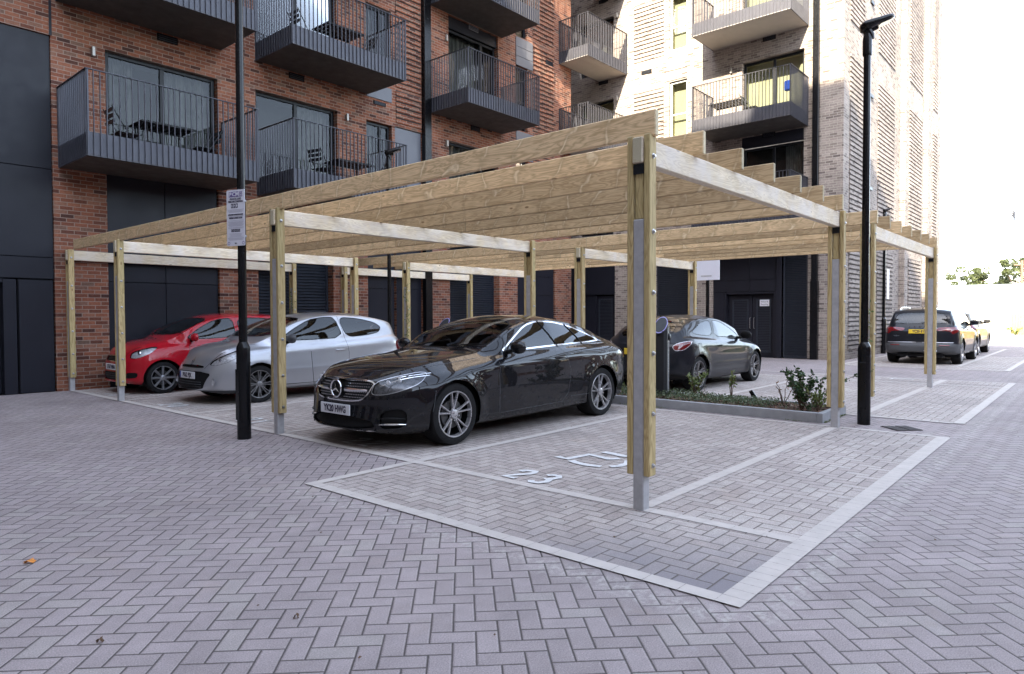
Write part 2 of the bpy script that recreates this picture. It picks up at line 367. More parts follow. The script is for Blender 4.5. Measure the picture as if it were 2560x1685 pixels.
def tag(o, label=None, cat=None, group=None, kind=None):
    if label: o['label'] = label
    if cat: o['category'] = cat
    if group: o['group'] = group
    if kind: o['kind'] = kind
    return o
def empty(name, loc=(0, 0, 0), rz=0.0, label=None, cat=None, group=None):
    o = bpy.data.objects.new(name, None); COL.objects.link(o); o.location = loc; o.rotation_euler = (0, 0, rz); o.empty_display_size = 0.2
    return tag(o, label, cat, group)
def copy_tree(o, parent=None):
    c = o.copy(); COL.objects.link(c); c.parent = parent
    for ch in list(o.children): copy_tree(ch, c)
    return c

def text_obj(txt, size, mat, name, parent, mw, depth=0.001, bold=0.0, xs=1.0, align='CENTER'):
    """lettering as a mesh; mw places the text plane (x right, y up, z out)"""
    cu = bpy.data.curves.new(name, 'FONT'); cu.body = txt; cu.size = size; cu.align_x = align; cu.align_y = 'CENTER'; cu.extrude = depth; cu.offset = bold; cu.resolution_u = 3
    ot = bpy.data.objects.new(name+'_src', cu); COL.objects.link(ot)
    bpy.context.view_layer.update()
    dg = bpy.context.evaluated_depsgraph_get(); me = bpy.data.meshes.new_from_object(ot.evaluated_get(dg))
    bpy.data.objects.remove(ot); bpy.data.curves.remove(cu)
    me.transform(mw @ Matrix.Diagonal((xs, 1, 1, 1)))
    me.materials.clear(); me.materials.append(mat); me.name = name
    o = bpy.data.objects.new(name, me); COL.objects.link(o); o.parent = parent
    return o
def frame_mat(origin, right, up):
    r = Vector(right).normalized(); u = Vector(up).normalized(); n = r.cross(u)
    m = Matrix((r, u, n)).transposed().to_4x4(); m.translation = Vector(origin); return m
# ---------------------------------------------------------------- ground, paving, bays
def sheet(name, rects, z, mat, label):
    mb = MB()
    for (x0, x1, y0, y1) in rects: mb.quad((x0, y0, z), (x1, y0, z), (x1, y1, z), (x0, y1, z))
    return tag(mb.build(name, mat), label, kind='structure')
sheet('ground', [(-400, 900, -600, 600)], -0.012, M['concrete'], 'open ground beyond the paved courtyard')
sheet('paving', [(-30, 60, -40, 30)], 0.0, M['paving'], 'grey block paving laid in diagonal herringbone across the courtyard')
bay_rects = [(-1.04, 0.0, -1.06, 2.52), (0.0, 4.75, -1.06, 12.36), (6.07, 11.9, -1.04, 12.36), (12.0, 12.7, -1.0, 3.2), (16.0, 23.0, -0.6, 3.2)]
sheet('bay_paving', bay_rects, 0.004, M['bay_paving'], 'lighter block paving inside the parking bays')
ln = MB()
def setts_x(x0, x1, y0, y1, z=0.008, step=0.2):
    x = x0
    while x < x1-0.01:
        e = min(x+step, x1); ln.quad((x+.0015, y0, z), (e-.0015, y0, z), (e-.0015, y1, z), (x+.0015, y1, z)); x = e
def setts_y(y0, y1, x0, x1, z=0.008, step=0.2):
    y = y0
    while y < y1-0.01:
        e = min(y+step, y1); ln.quad((x0, y+.0015, z), (x1, y+.0015, z), (x1, e-.0015, z), (x0, e-.0015, z)); y = e
setts_y(-1.04, 2.56, -1.12, -1.02)                    # front edge of the wide bay strip
setts_x(-1.12, 4.80, -1.17, -1.04, step=0.1)          # outer edge nearest the road
setts_x(-1.02, -0.0, 2.46, 2.56); setts_x(0.1, 4.7, 2.46, 2.56)
setts_y(-1.04, 12.3, 0.0, 0.1)
setts_y(-1.04, 4.9, 4.72, 4.80)
setts_x(0.12, 4.7, 0.0, 0.1)
for y in (4.9, 7.38, 9.85): setts_x(0.12, 4.7, y, y+0.1)
setts_y(-1.02, 12.3, 5.98, 6.06)
setts_x(6.02, 12.72, -1.14, -1.02, step=0.1)
setts_y(-1.0, 12.3, 11.5, 11.58); setts_y(-1.0, 4.0, 12.64, 12.72)
setts_x(6.2, 11.5, 0.03, 0.15); setts_x(11.6, 12.64, 0.03, 0.15)
for y in (2.46, 4.9, 7.38, 9.85): setts_x(6.2, 11.5, y, y+0.1)
setts_y(-0.7, 3.1, 16.25, 16.33); setts_y(-0.6, 3.1, 17.35, 17.42)
setts_x(17.4, 29.0, 0.42, 0.54); setts_x(16.2, 34, -0.74, -0.62)
setts_y(-0.6, 3.1, 22.9, 22.98); setts_x(16.4, 34, 3.05, 3.15); setts_y(-0.6, 3.1, 28.4, 28.5)
tag(ln.build('bay_markings', M['line']), 'pale stone setts marking out the parking bays', kind='structure')

pm = MB()
def stroke(pts, wd, z=0.0115):
    """painted stroke on the paving along a polyline (x,y)"""
    P = [Vector((a, b, 0)) for a, b in pts]; L = []; R_ = []
    for i, p in enumerate(P):
        d = (P[min(i+1, len(P)-1)]-P[max(i-1, 0)]).normalized(); n = Vector((-d.y, d.x, 0))*wd/2
        L.append(p+n); R_.append(p-n)
    for i in range(len(P)-1):
        pm.quad((L[i].x, L[i].y, z), (L[i+1].x, L[i+1].y, z), (R_[i+1].x, R_[i+1].y, z), (R_[i].x, R_[i].y, z))
DIG = {'2': [(0, .75), (.05, .92), (.25, 1), (.5, 1), (.58, .85), (.55, .66), (.3, .42), (.02, .04), (.6, .04)],
       '3': [(0, .85), (.12, .98), (.4, 1), (.56, .85), (.5, .62), (.26, .54), (.5, .48), (.6, .25), (.45, .03), (.15, 0), (0, .14)],
       '1': [(.1, .8), (.32, 1), (.32, 0)], '0': [(.3, 1), (.05, .8), (0, .5), (.05, .2), (.3, 0), (.55, .2), (.6, .5), (.55, .8), (.3, 1)],
       '9': [(.56, .6), (.3, .46), (.05, .62), (.05, .86), (.3, 1), (.55, .86), (.58, .6), (.5, .2), (.28, 0), (.05, .1)]}
def number(s_, x, y, h=0.31, wd=0.062):
    for ch in s_:
        stroke([(x+b*h, y-a*h*0.72) for a, b in DIG[ch]], wd); y -= 0.28
number('23', 0.14, 1.46)
number('22', 0.2, 3.9); number('21', 0.2, 6.3); number('20', 0.2, 8.8); number('19', 0.2, 11.2)
# wheelchair symbol of the wide bay, lying towards the drive
stroke([(1.10, 1.60), (1.07, 1.46), (1.38, 1.41), (1.33, 1.14), (1.41, 1.08)], 0.085)
stroke([(1.58, 1.37), (1.54, 1.09), (1.60, 1.02)], 0.085)
stroke([(1.03, 1.38), (0.985, 1.28), (0.97, 1.15), (1.0, 1.02)], 0.075)
stroke([(1.05, 0.95), (1.14, 0.90), (1.27, 0.90), (1.38, 0.96)], 0.075)
stroke([(12.2, 1.0), (12.4, 1.0), (12.4, 0.6)], 0.07); stroke([(6.5, 1.9), (6.8, 1.9), (6.8, 1.6)], 0.07); stroke([(6.5, 1.4), (6.8, 1.4)], 0.07)
tag(pm.build('painted_numbers', M['paint']), 'white bay numbers and wheelchair symbol painted on the paving', kind='structure')

# ---------------------------------------------------------------- facades
def facade(mb, axis, plane, u0, u1, z0, z1, opens, depth, sign):
    """wall surface in the plane x=plane (axis x) or y=plane (axis y); sign=-1: the outside is the negative side"""
    us = sorted(set([u0, u1]+[o[k] for o in opens for k in (0, 1) if u0 < o[k] < u1])); zs = sorted(set([z0, z1]+[o[k] for o in opens for k in (2, 3) if z0 < o[k] < z1]))
    def P(u, d, z): return (plane-sign*d, u, z) if axis == 'x' else (u, plane-sign*d, z)
    for i in range(len(us)-1):
        for j in range(len(zs)-1):
            a, b, c, d = us[i], us[i+1], zs[j], zs[j+1]; mu, mz = (a+b)/2, (c+d)/2
            if any(o[0] < mu < o[1] and o[2] < mz < o[3] for o in opens): continue
            mb.quad(P(a, 0, c), P(b, 0, c), P(b, 0, d), P(a, 0, d))
    for (a, b, c, d) in [o[:4] for o in opens]:
        for q in (((a, c), (a, d)), ((b, c), (b, d)), ((a, c), (b, c)), ((a, d), (b, d))):
            (p0, q0), (p1, q1) = q
            mb.quad(P(p0, 0, q0), P(p1, 0, q1), P(p1, depth, q1), P(p0, depth, q0))

class Face:
    """places boxes on a facade: u along the wall, d outward distance (negative = into the wall), z up"""
    def __init__(s, axis, plane, sign): s.axis, s.plane, s.sign = axis, plane, sign
    def box(s, mb, u0, u1, d0, d1, z0, z1, ch=0):
        a, b = s.plane+s.sign*d0, s.plane+s.sign*d1
        if a > b: a, b = b, a
        fn = mb.box if not ch else (lambda *q: mb.bbox(*q, ch))
        if s.axis == 'x': fn(a, b, u0, u1, z0, z1)
        else: fn(u0, u1, a, b, z0, z1)
    def P(s, u, d, z): return (s.plane+s.sign*d, u, z) if s.axis == 'x' else (u, s.plane+s.sign*d, z)

curt = NB('curtain_fabric'); _p = curt.sep(curt.coord()); _s = curt.m('ADD', _p[0], _p[1])
_w = curt.m('SINE', curt.m('ADD', curt.m('MULTIPLY', _s, 75.0), curt.m('MULTIPLY', curt.noise(curt.coord(), 3.0), 9.0)))
_c = curt.mix(curt.remap(_w, -1, 1, 0, 1), (0.09, 0.086, 0.078), (0.20, 0.19, 0.172)); curt.bsdf(_c, 0.9, 0, curt.bump(_w, 0.6, 0.02)); M['curtain'] = curt.mat
M['blind_reflection'] = simple('reflection_blind', (0.46, 0.42, 0.27), 0.8, 0.0, 0.10, 1.5)  # blind colour paints the sunlit yellowish surface mirrored in these panes

def window(F, parent, u0, u1, z0, z1, mull=(), trans=(), depth=0.12, fw=0.06, frame='frame', back='curtain', curtain=None, name='window', room=0.6):
    """glazed opening: frame part with pane and room behind"""
    fr = MB()
    F.box(fr, u0, u0+fw, -depth-0.05, -depth+0.02, z0, z1, .004); F.box(fr, u1-fw, u1, -depth-0.05, -depth+0.02, z0, z1, .004)
    F.box(fr, u0+fw+.001, u1-fw-.001, -depth-0.05, -depth+0.018, z1-fw, z1, .004); F.box(fr, u0+fw+.001, u1-fw-.001, -depth-0.05, -depth+0.018, z0, z0+fw, .004)
    for m_ in mull: F.box(fr, m_-fw*.6, m_+fw*.6, -depth-0.048, -depth+0.014, z0+fw, z1-fw, .004)
    for t_ in trans: F.box(fr, u0+fw, u1-fw, -depth-0.046, -depth+0.012, t_-fw*.45, t_+fw*.45, .004)
    fo = fr.build(name, M[frame], parent)
    g = MB(); a = F.P(u0+fw*.5, -depth-0.02, z0+fw*.5); b = F.P(u1-fw*.5, -depth-0.02, z0+fw*.5); c = F.P(u1-fw*.5, -depth-0.02, z1-fw*.5); d = F.P(u0+fw*.5, -depth-0.02, z1-fw*.5)
    g.quad(a, b, c, d); g.build('pane', M['window_glass'], fo)
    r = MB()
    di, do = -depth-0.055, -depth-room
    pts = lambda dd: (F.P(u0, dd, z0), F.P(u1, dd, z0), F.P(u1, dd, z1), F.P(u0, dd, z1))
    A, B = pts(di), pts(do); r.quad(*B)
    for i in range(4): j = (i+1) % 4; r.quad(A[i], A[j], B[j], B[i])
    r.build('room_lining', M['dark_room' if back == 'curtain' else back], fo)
    if back == 'curtain':
        c_ = MB()
        for (ua, ub) in (curtain or ((u0+fw, u0+(u1-u0)*0.33),)):
            n = 24
            for i in range(n):
                x0 = ua+(ub-ua)*i/n; x1 = ua+(ub-ua)*(i+1)/n
                d0 = -depth-0.22+0.03*math.sin(i*1.9); d1 = -depth-0.22+0.03*math.sin((i+1)*1.9)
                c_.quad(F.P(x0, d0, z0+.03), F.P(x1, d1, z0+.03), F.P(x1, d1, z1-.02), F.P(x0, d0, z1-.02))
        c_.build('curtain', M['curtain'], fo)
    return fo

def panels(F, parent, u0, u1, z0, z1, ujoints, zjoints, d=-0.05, mat='cladding', gap=0.012, name='cladding_panel', back=True):
    us = [u0]+list(ujoints)+[u1]; zs = [z0]+list(zjoints)+[z1]
    for i in range(len(us)-1):
        for j in range(len(zs)-1):
            mb = MB(); F.box(mb, us[i]+gap/2, us[i+1]-gap/2, d-0.02, d, zs[j]+gap/2, zs[j+1]-gap/2, .003); mb.build(name, M[mat], parent)
    if back:
        mb = MB(); F.box(mb, u0-.01, u1+.01, d-0.09, d-0.03, z0, z1+.01); mb.build('panel_backing', M['black'], parent)
def louvre(F, parent, u0, u1, z0, z1, d=-0.25, pitch=0.062, name='louvre_grille', mat='louvre'):
    mb = MB(); fw = 0.05
    F.box(mb, u0, u0+fw, d-.06, d+.012, z0, z1, .003); F.box(mb, u1-fw, u1, d-.06, d+.012, z0, z1, .003)
    F.box(mb, u0+fw, u1-fw, d-.06, d+.012, z0, z0+fw); F.box(mb, u0+fw, u1-fw, d-.06, d+.012, z1-fw, z1)
    z = z0+fw
    while z < z1-fw-0.01:
        a = F.P(u0+fw, d-.045, z+pitch*.95); b = F.P(u1-fw, d-.045, z+pitch*.95); c = F.P(u1-fw, d, z+pitch*.35); e = F.P(u0+fw, d, z+pitch*.35)
        mb.quad(a, b, c, e); mb.quad(e, c, F.P(u1-fw, d, z+pitch*.18), F.P(u0+fw, d, z+pitch*.18)); z += pitch
    mb.quad(F.P(u0+fw, d-.055, z0), F.P(u1-fw, d-.055, z0), F.P(u1-fw, d-.055, z1), F.P(u0+fw, d-.055, z1))
    return mb.build(name, M[mat], parent, fix=False)
M['groove'] = simple('groove_shade', (0.045, 0.036, 0.032), .9, 0, .2, 9.)  # painted shade for the grooves: dark backing sheet between the brick ribs
def ribs(F, parent, u0, u1, z0, z1, mat, proud=0.032, course=0.15, name='ribbed_brickwork'):
    """every second course stands proud of the wall"""
    mb = MB(); z = math.ceil(z0/0.075)*0.075; zs = z
    while z+0.125 < z1:
        F.box(mb, u0, u1, 0.0035, proud, z+0.004, z+course-0.044); z += course
    g = MB(); F.box(g, u0+.002, u1-.002, 0.001, 0.0025, zs, z); g.build('rib_shade_sheet', M['groove'], parent)
    return mb.build(name, M[mat], parent)
def vent(F, parent, u, z, wd=0.42, hh=0.15, mat='black', d=0.004):
    mb = MB(); F.box(mb, u-wd/2, u+wd/2, d, d+.012, z-hh/2, z+hh/2, .002); o = mb.build('air_vent', M[mat], parent)
    s_ = MB()
    for k in (-1, 0, 1): F.box(s_, u-wd/2+.03, u+wd/2-.03, d+.013, d+.022, z+k*hh*.27-.012, z+k*hh*.27+.006)
    s_.build('vent_slat', M['louvre'], o)
def wall_light(F, parent, u, z):
    mb = MB(); F.box(mb, u-.028, u+.028, 0.02, 0.085, z-.09, z+.09, .006); F.box(mb, u-.02, u+.02, 0.0, 0.02, z-.05, z+.05); mb.build('wall_light', M['lightbox'], parent)
M['lightbox'] = simple('wall_light_steel', (0.34, 0.32, 0.29), 0.35, 0.3, 0.05, 5.0)

def balcony(parent, x0, x1, y0, y1, zb, open_side, sof='soffit', rail_h=1.50, skirt=0.42, pitch=0.105, name='balcony'):
    """projecting balcony; open_side: the side on the wall ('y+' or 'x+')"""
    th = 0.22; mb = MB(); mb.cur = 0
    mb.box(x0+.03, x1-.03 if open_side != 'x+' else x1, y0+.03, y1 if open_side == 'y+' else y1-.03, zb+.03, zb+th)
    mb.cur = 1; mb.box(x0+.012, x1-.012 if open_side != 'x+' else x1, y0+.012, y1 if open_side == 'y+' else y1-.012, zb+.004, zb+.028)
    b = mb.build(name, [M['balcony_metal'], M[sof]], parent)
    sk = MB(); rl = MB(); t = zb+rail_h
    sides = [('f', (x0, y0), (x1, y0)), ('l', (x0, y0), (x0, y1)), ('r', (x1, y0), (x1, y1))] if open_side == 'y+' else [('f', (x0, y0), (x0, y1)), ('l', (x0, y0), (x1, y0)), ('r', (x0, y1), (x1, y1))]
    cx, cy = (x0+x1)/2, (y0+y1)/2
    for nm, a, c in sides:
        L = math.hypot(c[0]-a[0], c[1]-a[1]); dx, dy = (c[0]-a[0])/L, (c[1]-a[1])/L
        nx, ny = -dy, dx
        if (cx-a[0])*nx+(cy-a[1])*ny < 0: nx, ny = -nx, -ny      # inward
        def slab(mb_, s0, s1, i0, i1, z0, z1):
            xs = [a[0]+dx*s0+nx*i0, a[0]+dx*s1+nx*i1]; ys = [a[1]+dy*s0+ny*i0, a[1]+dy*s1+ny*i1]
            mb_.box(min(xs), max(xs), min(ys), max(ys), z0, z1)
        slab(sk, 0.0, L, 0.014, 0.018, zb, zb+skirt)
        n = int(round(L/pitch)); 
        for i in range(n+1):
            s_ = L*i/n
            slab(rl, max(0, s_-.006), min(L, s_+.006), -0.014, 0.0135, zb+.004, t-.008)
            if i % 2 == 0:
                for zz in (zb+.10, zb+skirt-.10): slab(sk, s_+.045, s_+.055, 0.006, 0.014, zz-.006, zz+.006)
        slab(rl, -0.012, L+.012, -0.02, 0.03, t-.008, t+.004)
        slab(rl, 0, L, 0.0, 0.02, zb+.002, zb+.014)
        for e in (0, L): slab(rl, max(0, e-.03), min(L, e+.03), -0.006, 0.016, zb, t-.008)
    sk.build('skirt_panel', M['balcony_metal'], b); rl.build('railing', M['balcony_metal'], b)
    return b

# ---- red brick building (faces the bays, wall plane y = 12.42)
RF = Face('y', 12.42, -1); YB = 12.42
red = empty('red_brick_building', (6, 12.42, 0), 0, 'red brick apartment block with dark balconies and black cladding behind the parking bays', 'building', None)
H = 20.6
opens = [(-8, -0.18, 0, 6.64), (0.73, 2.98, 0, 4.23), (3.9, 5.95, 0, 4.0), (7.03, 8.0, 0, 3.6), (7.985, 8.97, 0, 6.65), (10.06, 12.29, 0, 3.6), (13.19, 15.25, 0, 3.6)]
for fl in range(5):
    z = 4.5+3.1*fl
    top3 = 2.15 if fl == 0 else 2.79
    opens += [(0.74, 2.99, z, z+2.15), (3.88, 6.11, z, z+2.15), (7.02, 7.88, z+0.4, z+2.13), (10.05, 12.25, z, z+top3 if fl else z+2.15), (13.13, 13.75, z, z+2.1+0.05)]
opens = [o for o in opens if o[3] < H-0.3]
mb = MB(); facade(mb, 'y', YB, -9.0, 16.24, 0, H, opens, 0.30, -1)
mb.quad((16.24, YB, 0), (16.24, 14.6, 0), (16.24, 14.6, H), (16.24, YB, H))
mb.quad((-9, YB, H), (16.24, YB, H), (16.24, 26, H), (-9, 26, H)); mb.quad((-9, YB, 0), (-9, 26, 0), (-9, 26, H), (-9, YB, H))
mb.build('brick_wall', M['red_brick'], red, fix=False)
# left dark panels and plant-room door
panels(RF, red, -8, -0.18, 2.11, 6.64, (-5.0, -2.6), (2.51, 4.16), d=-0.04)
panels(RF, red, -0.75, -0.20, 0.0, 2.09, (), (), d=-0.035)
mb = MB(); RF.box(mb, -0.98, -0.78, -0.30, -0.035, 0, 2.09, .003); RF.box(mb, -8, -0.98, -.30, -.06, 2.03, 2.10); mb.build('door_reveal', M['cladding'], red)
def louvre_door(F, u0, u1, z1, d, hs):
    mb = MB(); F.box(mb, u0, u1, d-.05, d, 0.0, z1, .004); o = mb.build('door', M['cladding'], red if F is RF else buff)
    louvre(F, o, u0+.16, u1-.16, .18, z1-.2, d+.004, 0.055, 'door_louvre')
    h = MB(); s_ = 1 if hs > 0 else -1; uh = (u1-.07) if s_ > 0 else (u0+.07)
    h.tube([F.P(uh, d+.01, .98), F.P(uh, d+.055, .99), F.P(uh, d+.055, 1.24), F.P(uh, d+.01, 1.25)], 0.010, 8)
    h.tube([F.P(uh-.02, d, .86), F.P(uh-.02, d+.012, .86)], 0.018, 10); h.build('door_handle', M['bolt'], o, smooth=True)
louvre_door(RF, -2.1, -1.18, 2.0, -0.27, 1)
mb = MB(); RF.box(mb, -8, -2.12, -.34, -.28, 0, 2.1); RF.box(mb, -1.16, -.98, -.34, -.28, 0, 2.1); mb.build('door_surround', M['cladding'], red)
panels(RF, red, 0.74, 2.97, 0.0, 4.22, (1.85,), (2.10,), d=-0.06)
louvre(RF, red, 3.92, 5.93, 0.02, 3.98, -0.22, 0.075)
panels(RF, red, 7.04, 7.97, 0.0, 3.58, (), (2.15,), d=-0.05); panels(RF, red, 8.0, 8.96, 0.0, 6.63, (), (2.15, 4.2), d=-0.05, mat='cladding')
panels(RF, red, 8.0, 8.96, 4.22, 6.63, (), (), d=-0.028, mat='cladding_grey', back=False)
louvre(RF, red, 10.08, 12.27, 0.02, 3.58, -0.25, 0.07)
panels(RF, red, 13.2, 15.24, 0.0, 3.58, (14.25,), (2.1, 2.75), d=-0.05)
for fl in range(5):
    z = 4.5+3.1*fl; zt = z+2.15
    if zt > H-0.4: continue
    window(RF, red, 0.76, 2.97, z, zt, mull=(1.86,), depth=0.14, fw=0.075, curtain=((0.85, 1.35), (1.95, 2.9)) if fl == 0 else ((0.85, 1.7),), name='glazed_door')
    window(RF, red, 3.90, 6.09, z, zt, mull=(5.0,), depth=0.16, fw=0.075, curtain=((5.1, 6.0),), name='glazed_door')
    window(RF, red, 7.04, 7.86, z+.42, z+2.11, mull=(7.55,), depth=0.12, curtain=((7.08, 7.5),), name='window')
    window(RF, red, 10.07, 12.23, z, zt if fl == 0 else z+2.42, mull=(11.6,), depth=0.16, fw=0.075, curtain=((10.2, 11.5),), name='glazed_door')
    if fl: panels(RF, red, 10.06, 12.24, z+2.42, z+2.78, (), (), d=-0.06)
    vent(RF, red, 1.93, z+2.70); vent(RF, red, 4.95, z+2.70); vent(RF, red, 11.18, z+2.72, d=0.004 if not fl else -0.055, mat='black' if not fl else 'cladding_grey')
    for u in (0.52, 6.38, 9.93): wall_light(RF, red, u, zt-.12)
    if fl:
        mb = MB(); RF.box(mb, 7.03, 7.87, 0.002, 0.022, z-0.35, z+0.02, .003); mb.build('spandrel_panel', M['cladding_grey'], red); vent(RF, red, 7.46, z-0.46, 0.42, 0.10)
    # narrow bay at the right: window over stepped grey panels
    window(RF, red, 13.15, 13.74, z, z+2.12, depth=0.12, curtain=((13.2, 13.5),), trans=(z+1.0,), name='window')
    mb = MB()
    for k in range(3): RF.box(mb, 13.12, 14.0, 0.003, 0.03, z+2.14+k*.31, z+2.14+k*.31+.30, .003)
    mb.build('spandrel_panel', M['cladding_grey'], red)
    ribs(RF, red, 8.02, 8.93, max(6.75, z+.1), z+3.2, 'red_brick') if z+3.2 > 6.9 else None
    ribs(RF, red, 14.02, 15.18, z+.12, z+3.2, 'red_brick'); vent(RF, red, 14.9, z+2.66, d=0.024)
mb = MB(); RF.box(mb, 8.96, 9.22, 0.0, 0.16, 0, H, .012); mb.build('downpipe', M['lamp_black'], red)
mb = MB(); RF.box(mb, -0.20, -0.155, -.01, .006, 6.64, H); mb.build('movement_joint', M['cladding'], red)
mb = MB(); mb.box(-9.1, 16.3, 12.36, 12.75, H, H+.12); mb.build('coping', M['cladding'], red)
for fl in range(5):
    z = 4.2+3.1*fl
    if z > 17: continue
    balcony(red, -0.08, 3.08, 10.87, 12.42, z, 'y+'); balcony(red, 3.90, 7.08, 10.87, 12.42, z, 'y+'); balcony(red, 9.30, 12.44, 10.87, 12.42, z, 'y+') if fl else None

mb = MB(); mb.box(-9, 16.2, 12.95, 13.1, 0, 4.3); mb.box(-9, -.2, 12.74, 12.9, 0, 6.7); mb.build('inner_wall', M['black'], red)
# ---- pale brick building (x = 18.05 faces the camera side, y = 3.58 faces the road)
buff = empty('pale_brick_building', (18.05, 3.58, 0), 0, 'pale buff brick apartment tower with ribbed brick bays at the far end of the courtyard', 'building')
BF = Face('x', 18.05, -1); TF = Face('y', 3.58, -1); TF2 = Face('y', 3.39, -1); HB = 23.6
ob = [(8.66, 10.0, 0, 3.6), (5.56, 7.73, 0, 3.6), (4.59, 5.39, 0, 3.6), (11.68, 14.6, 0, 3.6)]
for fl in range(5):
    z = 4.5+3.1*fl
    ob += [(4.74, 6.74, z, z+2.15 if fl else z+2.78), (8.71, 9.41, z+0.1 if fl else z+.1, z+2.12), (11.74, 13.3, z, z+2.05)]
mb = MB(); facade(mb, 'x', 18.05, 3.58, 14.6, 0, HB, ob, 0.28, -1)
mb.quad((16.24, 14.6, 0), (18.05, 14.6, 0), (18.05, 14.6, HB), (16.24, 14.6, HB))
tw = []
for z0_, z1_ in ((7.6, 9.2), (10.7, 13.4)): pass
facade(mb, 'y', 3.58, 18.05, 25.6, 0, HB, [], 0.1, -1)
mb.quad((25.6, 3.58, 0), (25.6, 3.39, 0), (25.6, 3.39, HB), (25.6, 3.58, HB))
wins2 = [(29.55, 30.25, z, z+1.9) for z in (4.6, 7.6, 10.7, 13.8, 16.9)]
facade(mb, 'y', 3.39, 25.6, 32.95, 0, HB, wins2, 0.15, -1)
mb.quad((32.95, 3.39, 0), (32.95, 16, 0), (32.95, 16, HB), (32.95, 3.39, HB)); mb.quad((18.05, 3.39, HB), (32.95, 3.39, HB), (32.95, 16, HB), (18.05, 16, HB))
mb.build('brick_wall', M['buff_brick'], buff, fix=False)
mb = MB(); mb.box(18.0, 33.0, 3.33, 16, HB, HB+.14); mb.build('coping', M['cladding'], buff)
for (a, b_) in ((18.68, 20.3), (22.15, 24.55)):
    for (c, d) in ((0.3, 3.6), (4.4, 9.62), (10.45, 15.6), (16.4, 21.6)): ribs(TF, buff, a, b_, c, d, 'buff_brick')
for (a, b_) in ((26.2, 28.6), (31.0, 32.0)):
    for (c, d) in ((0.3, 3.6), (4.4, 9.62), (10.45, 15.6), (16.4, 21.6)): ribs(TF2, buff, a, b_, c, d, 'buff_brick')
for wv in wins2: window(TF2, buff, wv[0], wv[1], wv[2], wv[3], depth=.08, back='dark_room', name='window')
mb = MB(); TF2.box(mb, 29.0, 29.45, 0.0, 0.16, 0, HB); mb.build('brick_pilaster', M['buff_brick'], buff)
for k, zz in enumerate((2.5, 5.6, 8.7, 11.8, 14.9)):
    mb = MB(); TF.box(mb, 21.0, 21.35, 0.0, .05, zz, zz+.10); mb.build('vent_hood', M['frame'], buff)
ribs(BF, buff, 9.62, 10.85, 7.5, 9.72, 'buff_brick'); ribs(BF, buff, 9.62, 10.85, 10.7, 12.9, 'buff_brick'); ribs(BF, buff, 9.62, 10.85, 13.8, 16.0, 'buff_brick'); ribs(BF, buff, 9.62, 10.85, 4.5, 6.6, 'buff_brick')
for fl in range(5):
    z = 4.5+3.1*fl
    lit = fl > 0
    window(BF, buff, 4.76, 6.72, z, z+2.13 if fl else z+2.4, mull=(5.72,), depth=0.16, fw=0.07, back='blind_reflection' if lit else 'curtain', name='glazed_door', room=0.35)
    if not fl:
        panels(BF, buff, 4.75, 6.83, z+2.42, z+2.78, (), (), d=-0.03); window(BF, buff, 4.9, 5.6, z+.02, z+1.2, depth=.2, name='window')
    window(BF, buff, 8.73, 9.39, z+.12, z+2.10, trans=(z+.95,), depth=0.10, fw=0.05, frame='white_frame', back='blind_reflection', name='window', room=0.3)
    window(BF, buff, 11.76, 13.28, z, z+2.03, mull=(12.5,), depth=0.14, fw=0.07, back='blind_reflection' if fl == 1 else 'curtain', curtain=((12.3, 13.1),), name='glazed_door', room=0.35)
    vent(BF, buff, 5.84, z+2.74); vent(BF, buff, 10.32, z+2.70); vent(BF, buff, 12.2, z+2.74)
    wall_light(BF, buff, 7.10, z+1.98); wall_light(BF, buff, 11.56, z+2.0)
for zz in (3.9, 7.0, 9.75, 10.1, 13.0, 13.3): 
    mb = MB(); BF.box(mb, 8.72, 9.6, 0.001, 0.004, zz, zz+.025); mb.build('shadow_groove', M['frame'], buff)
mb = MB(); BF.box(mb, 4.27, 4.45, 0.0, 0.15, 0, HB, .012); mb.build('downpipe', M['lamp_black'], buff)
mb = MB(); BF.box(mb, 4.25, 4.47, 0.0, 0.165, 0.0, 2.45, .01); mb.build('downpipe_guard', M['lamp_black'], buff)
louvre(BF, buff, 8.68, 9.98, 0.02, 3.58, -0.2, 0.07); louvre(BF, buff, 4.61, 5.37, 0.02, 3.58, -0.08, 0.055)
mb = MB(); BF.box(mb, 5.39, 5.56, -.28, .02, 0, 3.6, .004); mb.build('door_post', M['cladding'], buff)
panels(BF, buff, 5.57, 7.72, 2.18, 3.58, (6.46,), (2.56,), d=-0.03, back=True)
panels(BF, buff, 7.32, 7.72, 0.0, 2.17, (), (), d=-0.03)
mb = MB(); BF.box(mb, 7.26, 7.31, -.27, -.03, 0, 2.16); BF.box(mb, 5.57, 5.66, -.27, -.03, 0, 2.16); BF.box(mb, 5.66, 7.26, -.27, -.05, 2.10, 2.17); BF.box(mb, 5.6, 7.3, -.34, -.285, 0, 2.2); mb.build('door_reveal', M['cladding'], buff)
for (a, b_, hs) in ((6.44, 7.24, -1), (5.68, 6.42, 1)):
    mb = MB(); BF.box(mb, a, b_, -.27, -.22, 0.0, 2.05, .004); o = mb.build('door', M['cladding'], buff)
    louvre(BF, o, a+.12, b_-.12, .15, 1.92, -.205, 0.055, 'door_louvre')
    h = MB(); uh = a+.055 if hs < 0 else b_-.055
    h.tube([BF.P(uh, -.21, .95), BF.P(uh, -.16, .96), BF.P(uh, -.16, 1.30), BF.P(uh, -.21, 1.31)], 0.012, 8); h.build('door_handle', M['bolt'], o, smooth=True)
sg = MB(); BF.box(sg, 5.86, 6.17, -.19, -.185, 1.69, 1.90); sgo = sg.build('door_sign', M['white'], buff)
